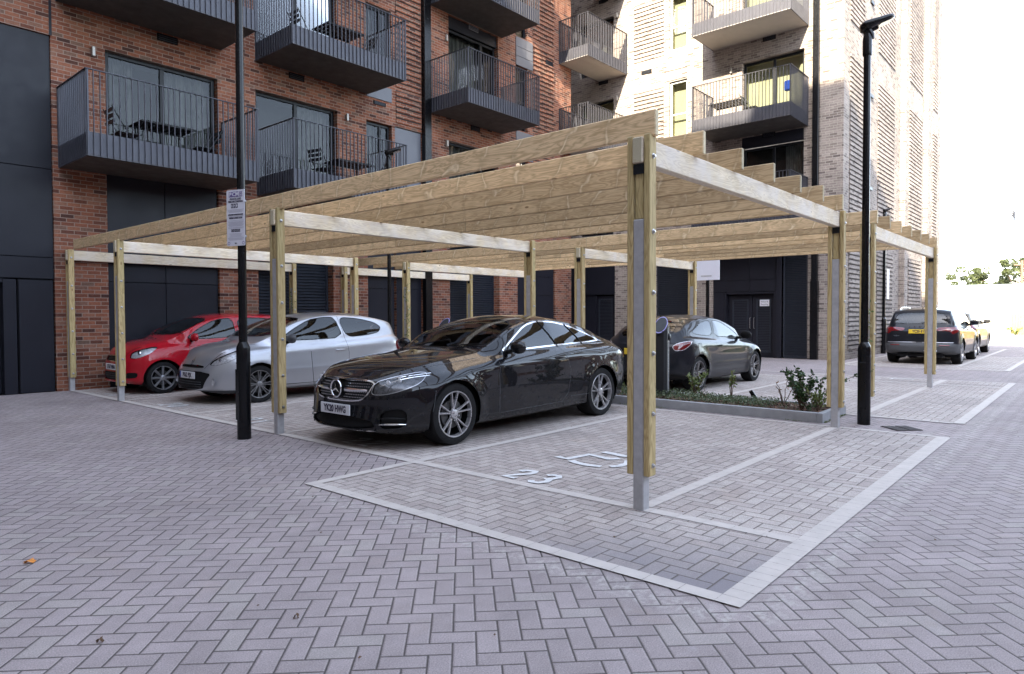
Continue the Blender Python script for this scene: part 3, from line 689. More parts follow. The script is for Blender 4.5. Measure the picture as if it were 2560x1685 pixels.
for k, t_ in enumerate(('Refuse &', 'Recycling')):
    text_obj(t_, 0.075, M['dark_text'], 'sign_lettering', sgo, frame_mat((18.05+.183-18.05, 6.015-3.58, 1.835-k*.085), (0, -1, 0), (0, 0, 1)), xs=.85)
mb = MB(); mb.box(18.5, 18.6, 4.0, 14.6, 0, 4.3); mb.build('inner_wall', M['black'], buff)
# recess between the two blocks
panels(BF, buff, 11.7, 14.5, 2.2, 3.58, (13.0,), (), d=-0.04)
mb = MB(); BF.box(mb, 12.62, 14.5, -.2, -.1, 0, 2.2); BF.box(mb, 11.69, 11.75, -.2, -.06, 0, 2.2); mb.build('door_surround', M['cladding'], buff)
mb = MB(); BF.box(mb, 11.76, 12.6, -.2, -.14, 0, 2.15, .004); o = mb.build('door', M['cladding'], buff); louvre(BF, o, 11.85, 12.5, .1, 2.05, -.125, 0.055, 'door_louvre')
for fl in range(5):
    z = 4.2+3.1*fl
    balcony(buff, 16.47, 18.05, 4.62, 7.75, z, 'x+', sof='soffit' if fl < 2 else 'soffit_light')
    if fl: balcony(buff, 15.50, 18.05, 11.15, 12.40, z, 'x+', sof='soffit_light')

# ---- block behind the photographer, whose roofline throws the courtyard into shade
opp = empty('opposite_apartment_block', (-14, 0, 0), 0, 'tall brick apartment block on the shaded side of the courtyard opposite', 'building')
OF = Face('x', -14.0, 1)
oo = []
for fl in range(8):
    for k in range(15):
        y = -27+k*3.6
        if fl*3.1+2.6 < 22.5: oo.append((y, y+1.7, fl*3.1+1.0 if fl else .4, fl*3.1+2.7))
mb = MB(); facade(mb, 'x', -14.0, -30, 26, 0, 25.1, oo, 0.2, 1)
mb.quad((-14, -30, 25.1), (-14, -2.2, 25.1), (-14, -2.2, 27.2), (-14, -30, 27.2)); mb.quad((-14, -2.2, 25.1), (-26, -2.2, 25.1), (-26, -2.2, 27.2), (-14, -2.2, 27.2))
mb.quad((-14, -30, 27.2), (-14, -2.2, 27.2), (-26, -2.2, 27.2), (-26, -30, 27.2)); mb.quad((-14, -2.2, 25.1), (-14, 26, 25.1), (-26, 26, 25.1), (-26, -2.2, 25.1))
mb.quad((-14, -30, 0), (-26, -30, 0), (-26, -30, 27.2), (-14, -30, 27.2)); mb.quad((-14, 26, 0), (-26, 26, 0), (-26, 26, 25.1), (-14, 26, 25.1))
mb.build('brick_wall', M['buff_brick'], opp, fix=False)
mb = MB()
for o_ in oo: mb.quad((-14.18, o_[0], o_[2]), (-14.18, o_[1], o_[2]), (-14.18, o_[1], o_[3]), (-14.18, o_[0], o_[3]))
mb.build('windows', M['window_glass'], opp); mb = MB()
mb.box(-14.5, -14.4, -29, 25, 0, 24); mb.build('room_lining', M['dark_room'], opp)

# ---- unseen low terrace across the road, its height shaped for reflections and shade
ter = empty('brick_terrace', (10, -17, 0), 0, 'long red brick terrace with a flat roof across the road from the pergolas', 'building')
TR = Face('y', -17, 1); to = [(x, x+1.6, z, z+1.7) for x in range(-12, 44, 4) for z in (1.0, 4.6)]
mb = MB(); facade(mb, 'y', -17, -14, 46, 0, 8.2, to, .15, 1); mb.quad((-14, -17, 8.2), (46, -17, 8.2), (46, -27, 8.2), (-14, -27, 8.2)); mb.quad((-14, -17, 0), (-14, -27, 0), (-14, -27, 8.2), (-14, -17, 8.2)); mb.quad((46, -17, 0), (46, -27, 0), (46, -27, 8.2), (46, -17, 8.2)); mb.build('brick_wall', M['red_brick'], ter, fix=False)
mb = MB()
for o_ in to: mb.quad((o_[0], -17.13, o_[2]), (o_[1], -17.13, o_[2]), (o_[1], -17.13, o_[3]), (o_[0], -17.13, o_[3]))
mb.build('windows', M['window_glass'], ter); mb = MB(); mb.box(-13.9, 45.9, -17.5, -17.4, 0, 8.0); mb.build('room_lining', M['dark_room'], ter)
# ---- far boundary
fw = empty('boundary_wall', (49, 0, 0), 0, 'long pale rendered boundary wall with a flat coping across the far end', 'wall')
M['render'] = simple('pale_render', (0.62, 0.60, 0.55), 0.9, 0, 0.05, 0.6)
M['cap'] = simple('coping_sheet', (0.30, 0.36, 0.38), 0.6, 0, 0.05, 1.0)
mb = MB(); mb.box(49.0, 49.3, -5, 16, 0, 3.15); mb.build('wall_face', M['render'], fw)
mb = MB(); mb.box(48.9, 49.4, -5, 16, 3.152, 3.30); mb.build('coping', M['cap'], fw)
fn = empty('timber_fence', (47.9, -5, 0), 0, 'golden close-boarded timber fence with concrete posts in front of the pale wall', 'fence')
M['fence'] = wood_mat('fence_boards', 2, (0.42, 0.27, 0.10), (0.28, 0.17, 0.06))
for y in [1.9-2.0*k for k in range(9)]:
    mb = MB()
    for i in range(14): mb.box(47.9+(i % 2)*.012, 47.925+(i % 2)*.012, y-1.94+i*.138, y-1.94+i*.138+.13, 0.15, 1.42+.01*(i % 3))
    mb.build('fence_panel', M['fence'], fn); mb = MB(); mb.bbox(47.85, 47.97, y, y+.10, 0, 1.55, .01); mb.build('fence_post', M['kerb'], fn)
kb = MB(); kb.bbox(46.4, 46.55, -14, 2.6, 0, .14, .01); kb.bbox(46.4, 49, 2.6, 2.75, 0, .14, .01); tag(kb.build('kerb', M['kerb']), 'low concrete kerb in front of the timber fence at the far end', 'kerb')
# ---------------------------------------------------------------- pergolas
def make_post(parent, x, y, extra=False, zdn=0.0):
    """steel stub clasped by two planks; y is the near face of the steel"""
    s = 0.086
    st = MB(); st.bbox(x, x+s, y, y+s, -0.02, 2.08, .006)
    p = st.build('post', M['galv'], parent)
    for (a, b_) in ((y-.049, y-.001), (y+s+.001, y+s+.049)):
        mb = MB(); mb.bbox(x-.004, x+.092, a, b_, 0.255, 2.672, .006); mb.build('post_plank', M['wood_z'], p)
    mb = MB(); mb.bbox(x+.012, x+.074, y+.010, y+s-.010, 2.083, 2.468, .004); mb.build('spacer_block', M['wood_z'], p)
    mb = MB(); mb.box(x-.002, x+.088, y+.001, y+s-.001, 2.40, 2.468); mb.build('seat_bracket', M['frame'], p)
    for z in (0.33, 0.70, 1.13, 1.56, 1.99, 2.52):
        mb = MB()
        for sg, yy in ((-1, y-.049), (1, y+s+.049)):
            mb.lathe([(0.019, 0), (0.019, sg*.004), (0.0135, sg*.005), (0.0135, sg*.010), (0.010, sg*.017), (0.0, sg*.019)], 10, (x+.045, yy, z), 'y')
        mb.build('bolt', M['bolt'], p, smooth=True)
    return p
def pergola(name, x0, x1, rows, ylen, label, n=7, xs0=0.03, hz=(2.475, 2.655), first_row_only_from=None):
    t = empty(name, (x0, rows[0], 0), 0, label, 'pergola')
    for y in rows:
        for x in (x0, x1): make_post(t, x, y)
        mb = MB(); mb.bbox(x0-.02, x1+.075, y+.003, y+.083, hz[0], hz[1], .006); mb.build('header_beam', M['wood_x'], t)
    step = (x1-.16-xs0-x0)/(n-1)
    for k in range(n):
        xx = x0+xs0+k*step
        cut = -0.075+ylen*(0.40+0.07*((k*3) % 4))
        mb = MB(); mb.bbox(xx, xx+.047, -0.075, cut, hz[1]+.004, 2.842+.002*(k % 3), .007); mb.build('rafter', M['wood_y'], t)
        mb = MB(); mb.bbox(xx, xx+.047, cut+.003, -0.075+ylen, hz[1]+.004, 2.840, .007); mb.build('rafter', M['wood_y'], t)
    return t
perg1 = pergola('timber_pergola', 0.0, 4.70, (0.0, 4.90, 9.85, 12.30), 12.15, 'nearer of the two pine pergolas, with steel-footed posts, over the black coupe')
perg2 = pergola('timber_pergola', 6.17, 10.78, (0.0, 4.90, 9.85, 12.30), 12.15, 'farther of the two pine pergolas, behind the planting bed, over the charcoal hatchback')

# ---------------------------------------------------------------- lamp posts
def lamp(loc, hgt, label, group, rb=0.076, ru=0.047, head=True, hdir=0.0, hb=1.06, scale=1.0):
    t = empty('lamp_post', loc, 0, label, 'lamp post', group)
    mb = MB(); mb.lathe([(rb*1.0, 0), (rb, 0.86), (rb+.003, 0.862), (rb+.003, 0.875), (rb, .877), (rb, hb-.02), (rb*.93, hb), (ru*1.08, hb+.045), (ru, hb+.05)], 28)
    mb.build('base_section', M['lamp_black'], t, local=True, smooth=True)
    mb = MB(); mb.lathe([(ru, hb+.05), (ru*.92, hgt-.35), (ru*.92, hgt-.349)], 24); mb.build('pole', M['lamp_black'], t, local=True, smooth=True)
    mb = MB(); a = math.radians(60); 
    mb.poly([(-.035, -rb-.001, .25), (.035, -rb-.001, .25), (.035, -rb-.001, .80), (-.035, -rb-.001, .80)])
    mb = MB(); mb.bbox(-rb-.004, -rb+.02, -.04, .04, .22, .80, .003); mb.build('access_door', M['lamp_black'], t, local=True)
    if head:
        mb = MB(); mb.lathe([(ru*1.15, hgt-.36), (ru*1.22, hgt-.34), (ru*1.22, hgt-.16), (ru*.9, hgt-.08), (ru*.7, hgt-.03), (0, hgt-.02)], 24); mb.build('spigot', M['lamp_black'], t, local=True, smooth=True)
        h = empty_mesh_lamp_head(t, hgt, hdir, scale)
    return t
def empty_mesh_lamp_head(t, hgt, hdir, s=1.0):
    c, s_ = math.cos(hdir), math.sin(hdir); tl = math.radians(19)
    def P(a, b_, z):  # a along head, b across, z up (tilted)
        a, b_, z = a*s, b_*s, z*s
        x = a*math.cos(tl)-z*math.sin(tl); zz = a*math.sin(tl)+z*math.cos(tl)
        return (x*c-b_*s_, x*s_+b_*c, hgt+zz)
    mb = MB(); N = 20; secs = []
    prof = [(-.07, .02, .018), (-.06, .07, .045), (-.03, .10, .060), (.02, .11, .056), (.10, .11, .044), (.20, .10, .036), (.25, .07, .030), (.27, .03, .018)]
    for a, wv, hh in prof:
        ring = []
        for k in range(N):
            th = 2*PI*k/N; cc, ss = math.cos(th), math.sin(th)
            ring.append(P(a, wv*abs(cc)**.7*(1 if cc > 0 else -1), hh*(ss if ss > 0 else ss*.8)))
        secs.append(ring)
    base = 0
    for r_ in secs: mb.v += r_
    for i in range(len(secs)-1):
        for k in range(N):
            k2 = (k+1) % N; mb.f.append((i*N+k, i*N+k2, (i+1)*N+k2, (i+1)*N+k)); mb.mi.append(0)
    mb.f.append(tuple(range(N))); mb.mi.append(0); mb.f.append(tuple(range((len(secs)-1)*N, len(secs)*N))); mb.mi.append(0)
    o = mb.build('lamp_head', M['lamp_black'], t, local=True, smooth=50)
    g = MB(); g.poly([P(.10, -.075, -.038), P(.23, -.07, -.031), P(.23, .07, -.031), P(.10, .075, -.038)]); g.build('diffuser', M['diffuser'], o, local=True)
    k = MB(); k.tube([P(-.02, 0, -.01), P(.0, 0, -.10), P(-.005, 0, -.14)], [.05*s, .038*s, .03*s], 12); k.tube([P(.02, 0, -.04), P(.09, 0, -.035)], .03*s, 8); k.build('neck', M['lamp_black'], o, local=True, smooth=True)
    return o
M['diffuser'] = simple('lamp_diffuser', (0.45, 0.45, 0.48), 0.15, 0.0, 0.1, 30.0)
right_dir = math.radians(40.9-90)     # towards the right of the picture
LG = 'black tapered lamp posts'
l1 = lamp((-0.38, 4.97, 0), 6.4, 'tall black lamp post carrying the parking notice at the left', LG, hdir=right_dir, hb=1.06)
l2 = lamp((5.24, -0.16, 0), 5.02, 'tall black lamp post beside the corner of the planting bed', LG, hdir=right_dir-0.15, hb=1.0, ru=.045, scale=1.18)
l3 = lamp((5.50, 9.63, 0), 5.02, 'slim black lamp post rising through the pergola gap behind the silver hatchback', LG, hdir=right_dir, hb=1.02, ru=.044, rb=.07, scale=1.1)
l4 = lamp((22.9, 3.5, 0), 5.1, 'black lamp post with a white notice against the ribbed buff brickwork', LG, hdir=right_dir, hb=1.25, rb=.08, ru=.047)
# post with a large blank sign seen from behind
t = empty('sign_post', (13.0, 5.57, 0), 0, 'black post with a large pale rectangular sign, seen from behind beyond the dark hatchback', 'sign')
mb = MB(); mb.tube([(0, 0, 0), (0, 0, 3.4)], .045, 16); mb.build('post', M['lamp_black'], t, local=True, smooth=True)
mb = MB(); mb.bbox(-.07, -.05, -.36, .40, 2.33, 3.5, .004); sb = mb.build('sign_panel', M['white'], t, local=True)
mb = MB(); mb.box(-.075, .05, -.14, .16, 2.42, 2.46); mb.build('clamp', M['galv'], sb, local=True)

# parking notice on the left lamp post
vd = Vector((math.cos(yaw), math.sin(yaw), 0)); n_ang = math.radians(40.9+180-24)
nrm = Vector((math.cos(n_ang), math.sin(n_ang), 0)); rgt = Vector((0, 0, 1)).cross(nrm)
sg = empty('parking_notice', (-0.38, 4.97, 0), 0, 'white parking terms notice with purple lettering fixed to the left lamp post', 'sign')
O = nrm*0.062+Vector((0, 0, 2.515))-rgt*0.02
def PQ(a, b_, d=0.0): q = O+rgt*a+nrm*d; return (q.x, q.y, q.z+b_)
def plate(mb, a0, a1, b0, b1, d0, d1, r=0.0):
    pts = [(a0, b0), (a1, b0), (a1, b1), (a0, b1)]
    if r:
        pts = []
        for (cx, cy, t0) in ((a1-r, b1-r, 0), (a0+r, b1-r, 90), (a0+r, b0+r, 180), (a1-r, b0+r, 270)):
            for k in range(4): th = math.radians(t0+30*k); pts.append((cx+r*math.cos(th), cy+r*math.sin(th)))
    n = len(mb.v); k = len(pts); mb.v += [PQ(a, b_, d0) for a, b_ in pts]+[PQ(a, b_, d1) for a, b_ in pts]
    mb.f.append(tuple(range(n, n+k))); mb.f.append(tuple(range(n+k, n+2*k))); mb.mi += [mb.cur]*2
    for i in range(k): j = (i+1) % k; mb.f.append((n+i, n+j, n+k+j, n+k+i)); mb.mi.append(mb.cur)
mb = MB(); plate(mb, -.135, .135, -.315, .315, 0, .004, .012); sp = mb.build('notice_board', M['white'], sg, local=True)
mb = MB()
for i in range(3): plate(mb, -.098+i*.051, -.098+i*.051+.046, .235, .295, .0045, .0055)
plate(mb, .057, .103, .235, .263, .0045, .0055); plate(mb, .057, .103, .267, .295, .0045, .0055); mb.build('logo_blocks', M['purple'], sp, local=True)
fm = lambda a, b_, d=.0062: frame_mat(PQ(a, b_, d), rgt, (0, 0, 1))
for i, ch in enumerate('PCM'): text_obj(ch, .062, M['white'], 'lettering', sp, fm(-.075+i*.051, .264), bold=.002)
text_obj('(UK)', .026, M['white'], 'lettering', sp, fm(.080, .281)); text_obj('LTD', .026, M['white'], 'lettering', sp, fm(.080, .249), bold=.0006)
text_obj('PRIVATE LAND', .032, M['dark_text'], 'lettering', sp, fm(0, .212), bold=.0006, xs=.8)
text_obj('TERMS AND CONDITIONS', .030, M['dark_text'], 'lettering', sp, fm(0, .182), bold=.0006, xs=.62)
mb = MB()
for i in range(3): plate(mb, -.068+i*.036, -.068+i*.036+.030, .112, .160, .0045, .0055)
mb.build('pictograms', M['dark_text'], sp, local=True)
mb = MB(); plate(mb, -.058, -.048, .12, .15, .006, .0068); plate(mb, -.025, -.018, .12, .152, .006, .0068); plate(mb, -.018, -.008, .135, .142, .006, .0068)
plate(mb, .010, .028, .123, .150, .006, .0068, .008); mb.build('pictogram_figures', M['white'], sp, local=True)
text_obj('ENFORCEMENT IN OPERATION 24 HOURS', .022, M['dark_text'], 'lettering', sp, fm(0, .035), bold=.0004, xs=.52)
text_obj('PARKING CHARGE of £100', .027, M['dark_text'], 'lettering', sp, fm(0, -.002), bold=.0005, xs=.62)
text_obj('ENQUIRY LINE: 0333 123 456', .019, M['dark_text'], 'lettering', sp, fm(0, -.135), xs=.55)
text_obj('PAYMENT LINE: 0333 123 456', .019, M['dark_text'], 'lettering', sp, fm(0, -.153), xs=.55)
text_obj('BPA', .022, M['dark_text'], 'lettering', sp, fm(0, -.288), xs=.8)
mb = MB()
for z0_, n_, dz, wv in ((.092, 3, .013, .12), (.016, 1, .01, .12), (-.03, 1, .01, .122), (-.045, 6, .0095, .12), (-.108, 2, .010, .118), (-.178, 4, .012, .10), (-.228, 3, .010, .122)):
    for i in range(n_):
        s_ = wv*(1-.08*((i*7) % 3)); plate(mb, -s_, s_, z0_-i*dz-.0022, z0_-i*dz+.0022, .0045, .0052)
mb.build('fine_print', M['grey_print'], sp, local=True)
mb = MB()
for ca in (-.105, .112):
    for k in range(16):
        a0, a1 = 2*PI*k/16, 2*PI*(k+1)/16; r0, r1 = .013, .018
        n = len(mb.v); mb.v += [PQ(ca+r0*math.cos(a0), -.285+r0*math.sin(a0), .0055), PQ(ca+r1*math.cos(a0), -.285+r1*math.sin(a0), .0055), PQ(ca+r1*math.cos(a1), -.285+r1*math.sin(a1), .0055), PQ(ca+r0*math.cos(a1), -.285+r0*math.sin(a1), .0055)]
        mb.f.append((n, n+1, n+2, n+3)); mb.mi.append(0)
mb.build('roundels', M['purple'], sp, local=True)
mb = MB()
for zz in (-.2, .2): mb.lathe([(.05, 2.515+zz-.01), (.054, 2.515+zz-.01), (.054, 2.515+zz+.01), (.05, 2.515+zz+.01)], 20)
mb.build('clamp', M['galv'], sp, local=True)
# notice on the far lamp post
sg2 = empty('parking_notice', (22.9, 3.5, 0), 0, 'small white notice on the far lamp post by the ribbed brick wall', 'sign')
mb = MB(); mb.bbox(.0, .32, -.10, -.09, 1.95, 3.02, .002); mb.build('notice_board', M['white'], sg2, local=True)

# ---------------------------------------------------------------- charging posts
M['charger'] = simple('charger_shell', (0.012, 0.013, 0.015), 0.5, 0, .1, 5.0)
M['charger_strip'] = simple('charger_strip', (0.11, 0.12, 0.13), 0.35, 0.2, .1, 5.0)
M['lilac'] = simple('lilac_ring', (0.30, 0.27, 0.55), 0.3, 0, .05, 5.0)
def charger(loc, label):
    t = empty('charging_post', loc, math.radians(180+14), label, 'charging post', 'car charging posts in the planting beds')
    mb = MB(); h0, h1 = 1.16, 1.34
    # D-section column with sloping top, front towards +x local
    prof = [(-.15, -.095), (.10, -.125), (.15, -.08), (.15, .08), (.10, .125), (-.15, .095)]
    n = len(mb.v)
    for a, b_ in prof: mb.v.append((a, b_, 0))
    for a, b_ in prof: mb.v.append((a, b_, h0+.06*(0.10-a)/.2-.02))
    k = len(prof)
    for i in range(k): j = (i+1) % k; mb.f.append((n+i, n+j, n+k+j, n+k+i)); mb.mi.append(0)
    mb.f.append(tuple(n+k+i for i in range(k))); mb.mi.append(0)
    mb.build('column', M['charger'], t, local=True)
    tl = math.radians(50)
    def D(r, th, d): 
        a = r*math.cos(th)*1.28; b_ = r*.66*math.sin(th)
        return (-a*math.sin(tl)*1.0+d*math.cos(tl)+.02, b_, h0+.06+a*math.cos(tl)+d*math.sin(tl))
    for (nm, r, d0, d1, m_) in (('head', .165, -.045, .0, 'charger'), ('light_ring', .158, .0005, .006, 'lilac'), ('screen', .142, .0065, .010, 'charger')):
        mb = MB(); N = 32
        for d in (d0, d1):
            for q in range(N): mb.v.append(D(r, 2*PI*q/N, d))
        for q in range(N): q2 = (q+1) % N; mb.f.append((q, q2, N+q2, N+q)); mb.mi.append(0)
        mb.f.append(tuple(range(N))); mb.f.append(tuple(range(N, 2*N))); mb.mi += [0, 0]
        mb.build(nm, M[m_], t, local=True, smooth=30)
    mb = MB()
    for i in range(5):
        for j in range(3):
            a, b_ = -.08+.04*i, -.06+.05*j; mb.tube([(-a*math.sin(tl)+.0108*math.cos(tl)+.02, b_, h0+.05+a*math.cos(tl)+.0108*math.sin(tl)), (-a*math.sin(tl)+.0118*math.cos(tl)+.02, b_+.022, h0+.05+a*math.cos(tl)+.0118*math.sin(tl))], .0035, 5)
    mb.build('screen_print', M['galv'], t, local=True)
    for s_ in (-1, 1):
        mb = MB(); mb.bbox(-.055, .015, min(s_*.098, s_*.115), max(s_*.098, s_*.115), .05, 1.0, .003); mb.build('side_strip', M['charger_strip'], t, local=True)
        mb = MB(); mb.lathe([(.055, s_*.085), (.055, s_*.13), (.04, s_*.145), (0, s_*.15)], 18, (-.03, 0, 1.03), 'y'); mb.build('socket', M['charger'], t, local=True, smooth=True)
    tx = text_obj('pod POINT', .085, M['galv'], 'lettering', t, frame_mat((-.02, .1165, .70), (0, 0, -1), (1, 0, 0)), xs=1.3)
    return t
charger((5.70, 2.97, .02), 'dark car charging post with a tilted oval head, beside the front pergola post')
charger((5.85, 8.22, .0), 'charging post showing only its lilac-ringed head above the black coupe')

# ---------------------------------------------------------------- planting beds
M['soil'] = simple('bark_mulch', (0.085, 0.05, 0.032), 0.95, 0, 0.45, 30.0, bump=0.8)
def bed(x0, x1, y0, y1, label):
    t = empty('planting_bed', (x0, y0, 0), 0, label, 'planting bed')
    wv, hk = 0.075, 0.13
    mb = MB(); mb.bbox(x0, x0+wv, y0+wv+.001, y1-wv-.001, -.02, hk, .006); mb.bbox(x1-wv, x1, y0+wv+.001, y1-wv-.001, -.02, hk, .006)
    mb.bbox(x0, x1, y0, y0+wv, -.02, hk, .006); mb.bbox(x0, x1, y1-wv, y1, -.02, hk, .006); mb.build('kerb_edging', M['kerb'], t)
    mb = MB(); nx, ny = 14, max(6, int((y1-y0)/.08)); rnd = random.Random(3)
    g = [[(x0+wv+(x1-x0-2*wv)*i/nx, y0+wv+(y1-y0-2*wv)*j/ny, .10+rnd.uniform(-.012, .02)) for j in range(ny+1)] for i in range(nx+1)]
    for i in range(nx):
        for j in range(ny): mb.quad(g[i][j], g[i+1][j], g[i+1][j+1], g[i][j+1])
    mb.build('soil', M['soil'], t, smooth='full')
    # loose bark chips
    mb = MB()
    for k in range(int(520*(x1-x0)*(y1-y0))):
        cx, cy = rnd.uniform(x0+wv, x1-wv), rnd.uniform(y0+wv, y1-wv); a = rnd.uniform(0, PI); l, q = rnd.uniform(.012, .03), rnd.uniform(.004, .009); z = .12+rnd.uniform(-.01, .015)
        ca, sa = math.cos(a), math.sin(a); tz = rnd.uniform(-.01, .01)
        mb.quad((cx-ca*l+sa*q, cy-sa*l-ca*q, z-tz), (cx+ca*l+sa*q, cy+sa*l-ca*q, z+tz), (cx+ca*l-sa*q, cy+sa*l+ca*q, z+tz+.004), (cx-ca*l-sa*q, cy-sa*l+ca*q, z-tz+.004))
    tag_o = mb.build('bark_chips', M['bark'], t); tag_o['kind'] = 'stuff'
    return t
b_ = NB('bark'); ob_ = b_.white(b_.n('NewGeometry').outputs['Position']); b_.bsdf(b_.ramp(b_.noise(b_.coord(), 40, 2), [(0.3, (0.07, .035, .02)), (0.55, (.16, .075, .04)), (0.75, (.26, .16, .10))]), .9); M['bark'] = b_.mat
bed(4.97, 6.03, 0.26, 4.85, 'kerbed planting bed of bark and low shrubs beside the right lamp post')
bed(4.97, 6.03, 7.5, 12.2, 'kerbed planting bed between the pergolas behind the silver hatchback')

def leaf_mat(name, c1, c2, c3):
    b = NB(name); g = b.n('NewGeometry'); r = b.n('ObjectInfo').outputs['Random']
    f = b.white(b.m('ADD', 0, 0) if False else b.comb(b.n('Attribute', attribute_name='lv').outputs['Fac'], 0.0, 0.0))[0]
    c = b.ramp(f, [(0, c1), (0.5, c2), (1, c3)])
    pb = b.bsdf(c, 0.42, 0); tl = b.n('BsdfTranslucent'); b.put(tl.inputs[0], c); mx = b.n('MixShader'); mx.inputs[0].default_value = 0.22
    b.t.links.new(pb.outputs[0], mx.inputs[1]); b.t.links.new(tl.outputs[0], mx.inputs[2]); b.t.links.new(mx.outputs[0], b.out.inputs[0]); return b.mat
M['leaf_dark'] = leaf_mat('leaf_dark', (0.015, 0.035, 0.012), (0.035, 0.075, 0.022), (0.075, 0.13, 0.04))
M['leaf_light'] = leaf_mat('leaf_light', (0.05, 0.09, 0.02), (0.12, 0.17, 0.04), (0.22, 0.22, 0.07))
M['leaf_red'] = leaf_mat('leaf_red', (0.10, 0.05, 0.02), (0.28, 0.12, 0.03), (0.38, 0.10, 0.04))
M['leaf_cover'] = leaf_mat('leaf_cover', (0.03, 0.05, 0.02), (0.09, 0.13, 0.06), (0.20, 0.23, 0.13))
M['leaf_tree'] = leaf_mat('leaf_tree', (0.035, 0.045, 0.015), (0.06, 0.075, 0.025), (0.10, 0.115, 0.045))
M['twig'] = simple('twig', (0.12, 0.075, 0.05), 0.8, 0, .2, 20.0)
class Leaves(MB):
    def __init__(s): super().__init__(); s.lv = []
    def leaf(s, p, d, up, l, wv):
        d = Vector(d).normalized(); sd = d.cross(Vector(up)); sd = sd.normalized() if sd.length > 1e-3 else Vector((1, 0, 0)); nn = sd.cross(d)
        p = Vector(p); n = len(s.v)
        pts = [p, p+d*l*.3+sd*wv*.42+nn*wv*.1, p+d*l*.65+sd*wv*.40+nn*wv*.08, p+d*l, p+d*l*.65-sd*wv*.40+nn*wv*.08, p+d*l*.3-sd*wv*.42+nn*wv*.1]
        s.v += [tuple(q) for q in pts]; s.f.append((n, n+1, n+2, n+3)); s.f.append((n, n+3, n+4, n+5)); s.mi += [0, 0]
        r = random.random(); s.lv += [r]*6
    def build(s, name, mat, parent=None, **k):
        lv = s.lv; o = super().build(name, mat, parent, fix=False, **k)
        at = o.data.attributes.new('lv', 'FLOAT', 'POINT'); at.data.foreach_set('value', lv); return o
rv = lambda a=1.0: Vector((random.uniform(-a, a), random.uniform(-a, a), random.uniform(-a, a)))
def shrub(loc, hgt, spread, nst, nlf, lsize, mat, label, lean=(0, 0), group=None, bare=0.15, name='shrub'):
    t = empty(name, loc, 0, label, 'shrub', group); st = MB(); lf = Leaves()
    for k in range(nst):
        a = random.uniform(0, 2*PI); r = spread*random.uniform(.3, 1)
        p = Vector((0, 0, -.02)); tip = Vector((math.cos(a)*r+lean[0]*hgt, math.sin(a)*r+lean[1]*hgt, hgt*random.uniform(.6, 1)))
        pts = []
        for i in range(7):
            f = i/6; q = p.lerp(tip, f)+Vector((0, 0, .12*hgt*math.sin(f*PI)))+rv(.02*hgt); pts.append(q)
        st.tube(pts, [.006*(1-.7*i/6)+.001 for i in range(7)], 5)
        for i in range(nlf//nst):
            f = random.uniform(bare, 1)**.8; idx = min(5, int(f*6)); q = pts[idx].lerp(pts[idx+1], f*6-idx)
            d = rv()+Vector((0, 0, .35)); lf.leaf(q+rv(.015), d, rv(), lsize*random.uniform(.6, 1.15), lsize*.55)
    st.build('stem', M['twig'], t, local=True, smooth='full'); lf.build('foliage', M[mat], t, local=True)
    return t
shrub((5.30, 0.62, .1), .58, .28, 16, 620, .06, 'leaf_dark', 'dense dark green shrub with glossy leaves at the near corner of the planting bed', lean=(.0, .1))
shrub((5.25, 0.40, .1), .36, .22, 10, 260, .05, 'leaf_light', 'low bright green shrub against the post at the bed corner')
shrub((5.85, 2.45, .1), .44, .22, 8, 170, .06, 'leaf_light', 'yellow-green leafy shrub beside the charging post')
shrub((5.85, 1.86, .1), .48, .12, 5, 90, .045, 'leaf_light', 'thin upright shrub with sparse olive leaves in the middle of the bed', bare=.35)
shrub((5.62, 0.98, .1), .40, .26, 5, 26, .03, 'leaf_red', 'nearly bare twiggy shrub with a few reddish leaves', bare=.4)
shrub((5.45, 2.15, .1), .2, .12, 4, 30, .03, 'leaf_dark', 'tiny dark seedling shrub in the bark near the charging post')
shrub((5.3, 3.6, .1), .2, .25, 9, 160, .035, 'leaf_light', 'low green shrub just behind the rear wheel of the black coupe')
shrub((5.35, 8.9, .1), .62, .22, 9, 150, .06, 'leaf_red', 'orange and russet shrub behind the silver hatchback tail')
# trailing evergreen cover
lf = Leaves()
for k in range(9500):
    y = random.uniform(.40, 4.7); x = random.uniform(5.06, 5.95)
    dn = .5+.5*math.sin(y*2.3+1.0)*math.cos(x*5+y)
    if random.random() > .35+.65*dn or (y < 1.05 and random.random() < .85): continue
    lf.leaf((x, y, .115+random.uniform(0, .05+.05*dn)), rv()+Vector((0, 0, .5)), rv(), random.uniform(.016, .036), .018)
o = tag(lf.build('ground_cover', M['leaf_cover']), 'small-leaved evergreen trailing over the bark in the planting bed', 'ground cover', kind='stuff')
lf = Leaves()
for k in range(700):
    s_ = random.random()
    if s_ < .8: x, y = 4.955+random.gauss(0, .012)-.01, random.uniform(.5, 4.8)
    else: x, y = random.uniform(5.0, 6.0), .245
    if math.sin(y*5.1)+math.sin(y*2.2+1) < .1: continue
    lf.leaf((x, y, .003), rv()+Vector((-.3, 0, .8)), rv(), random.uniform(.012, .035), .008)
tag(lf.build('moss', M['leaf_light']), 'moss and weeds in the joint along the foot of the bed kerb', 'moss', kind='stuff')
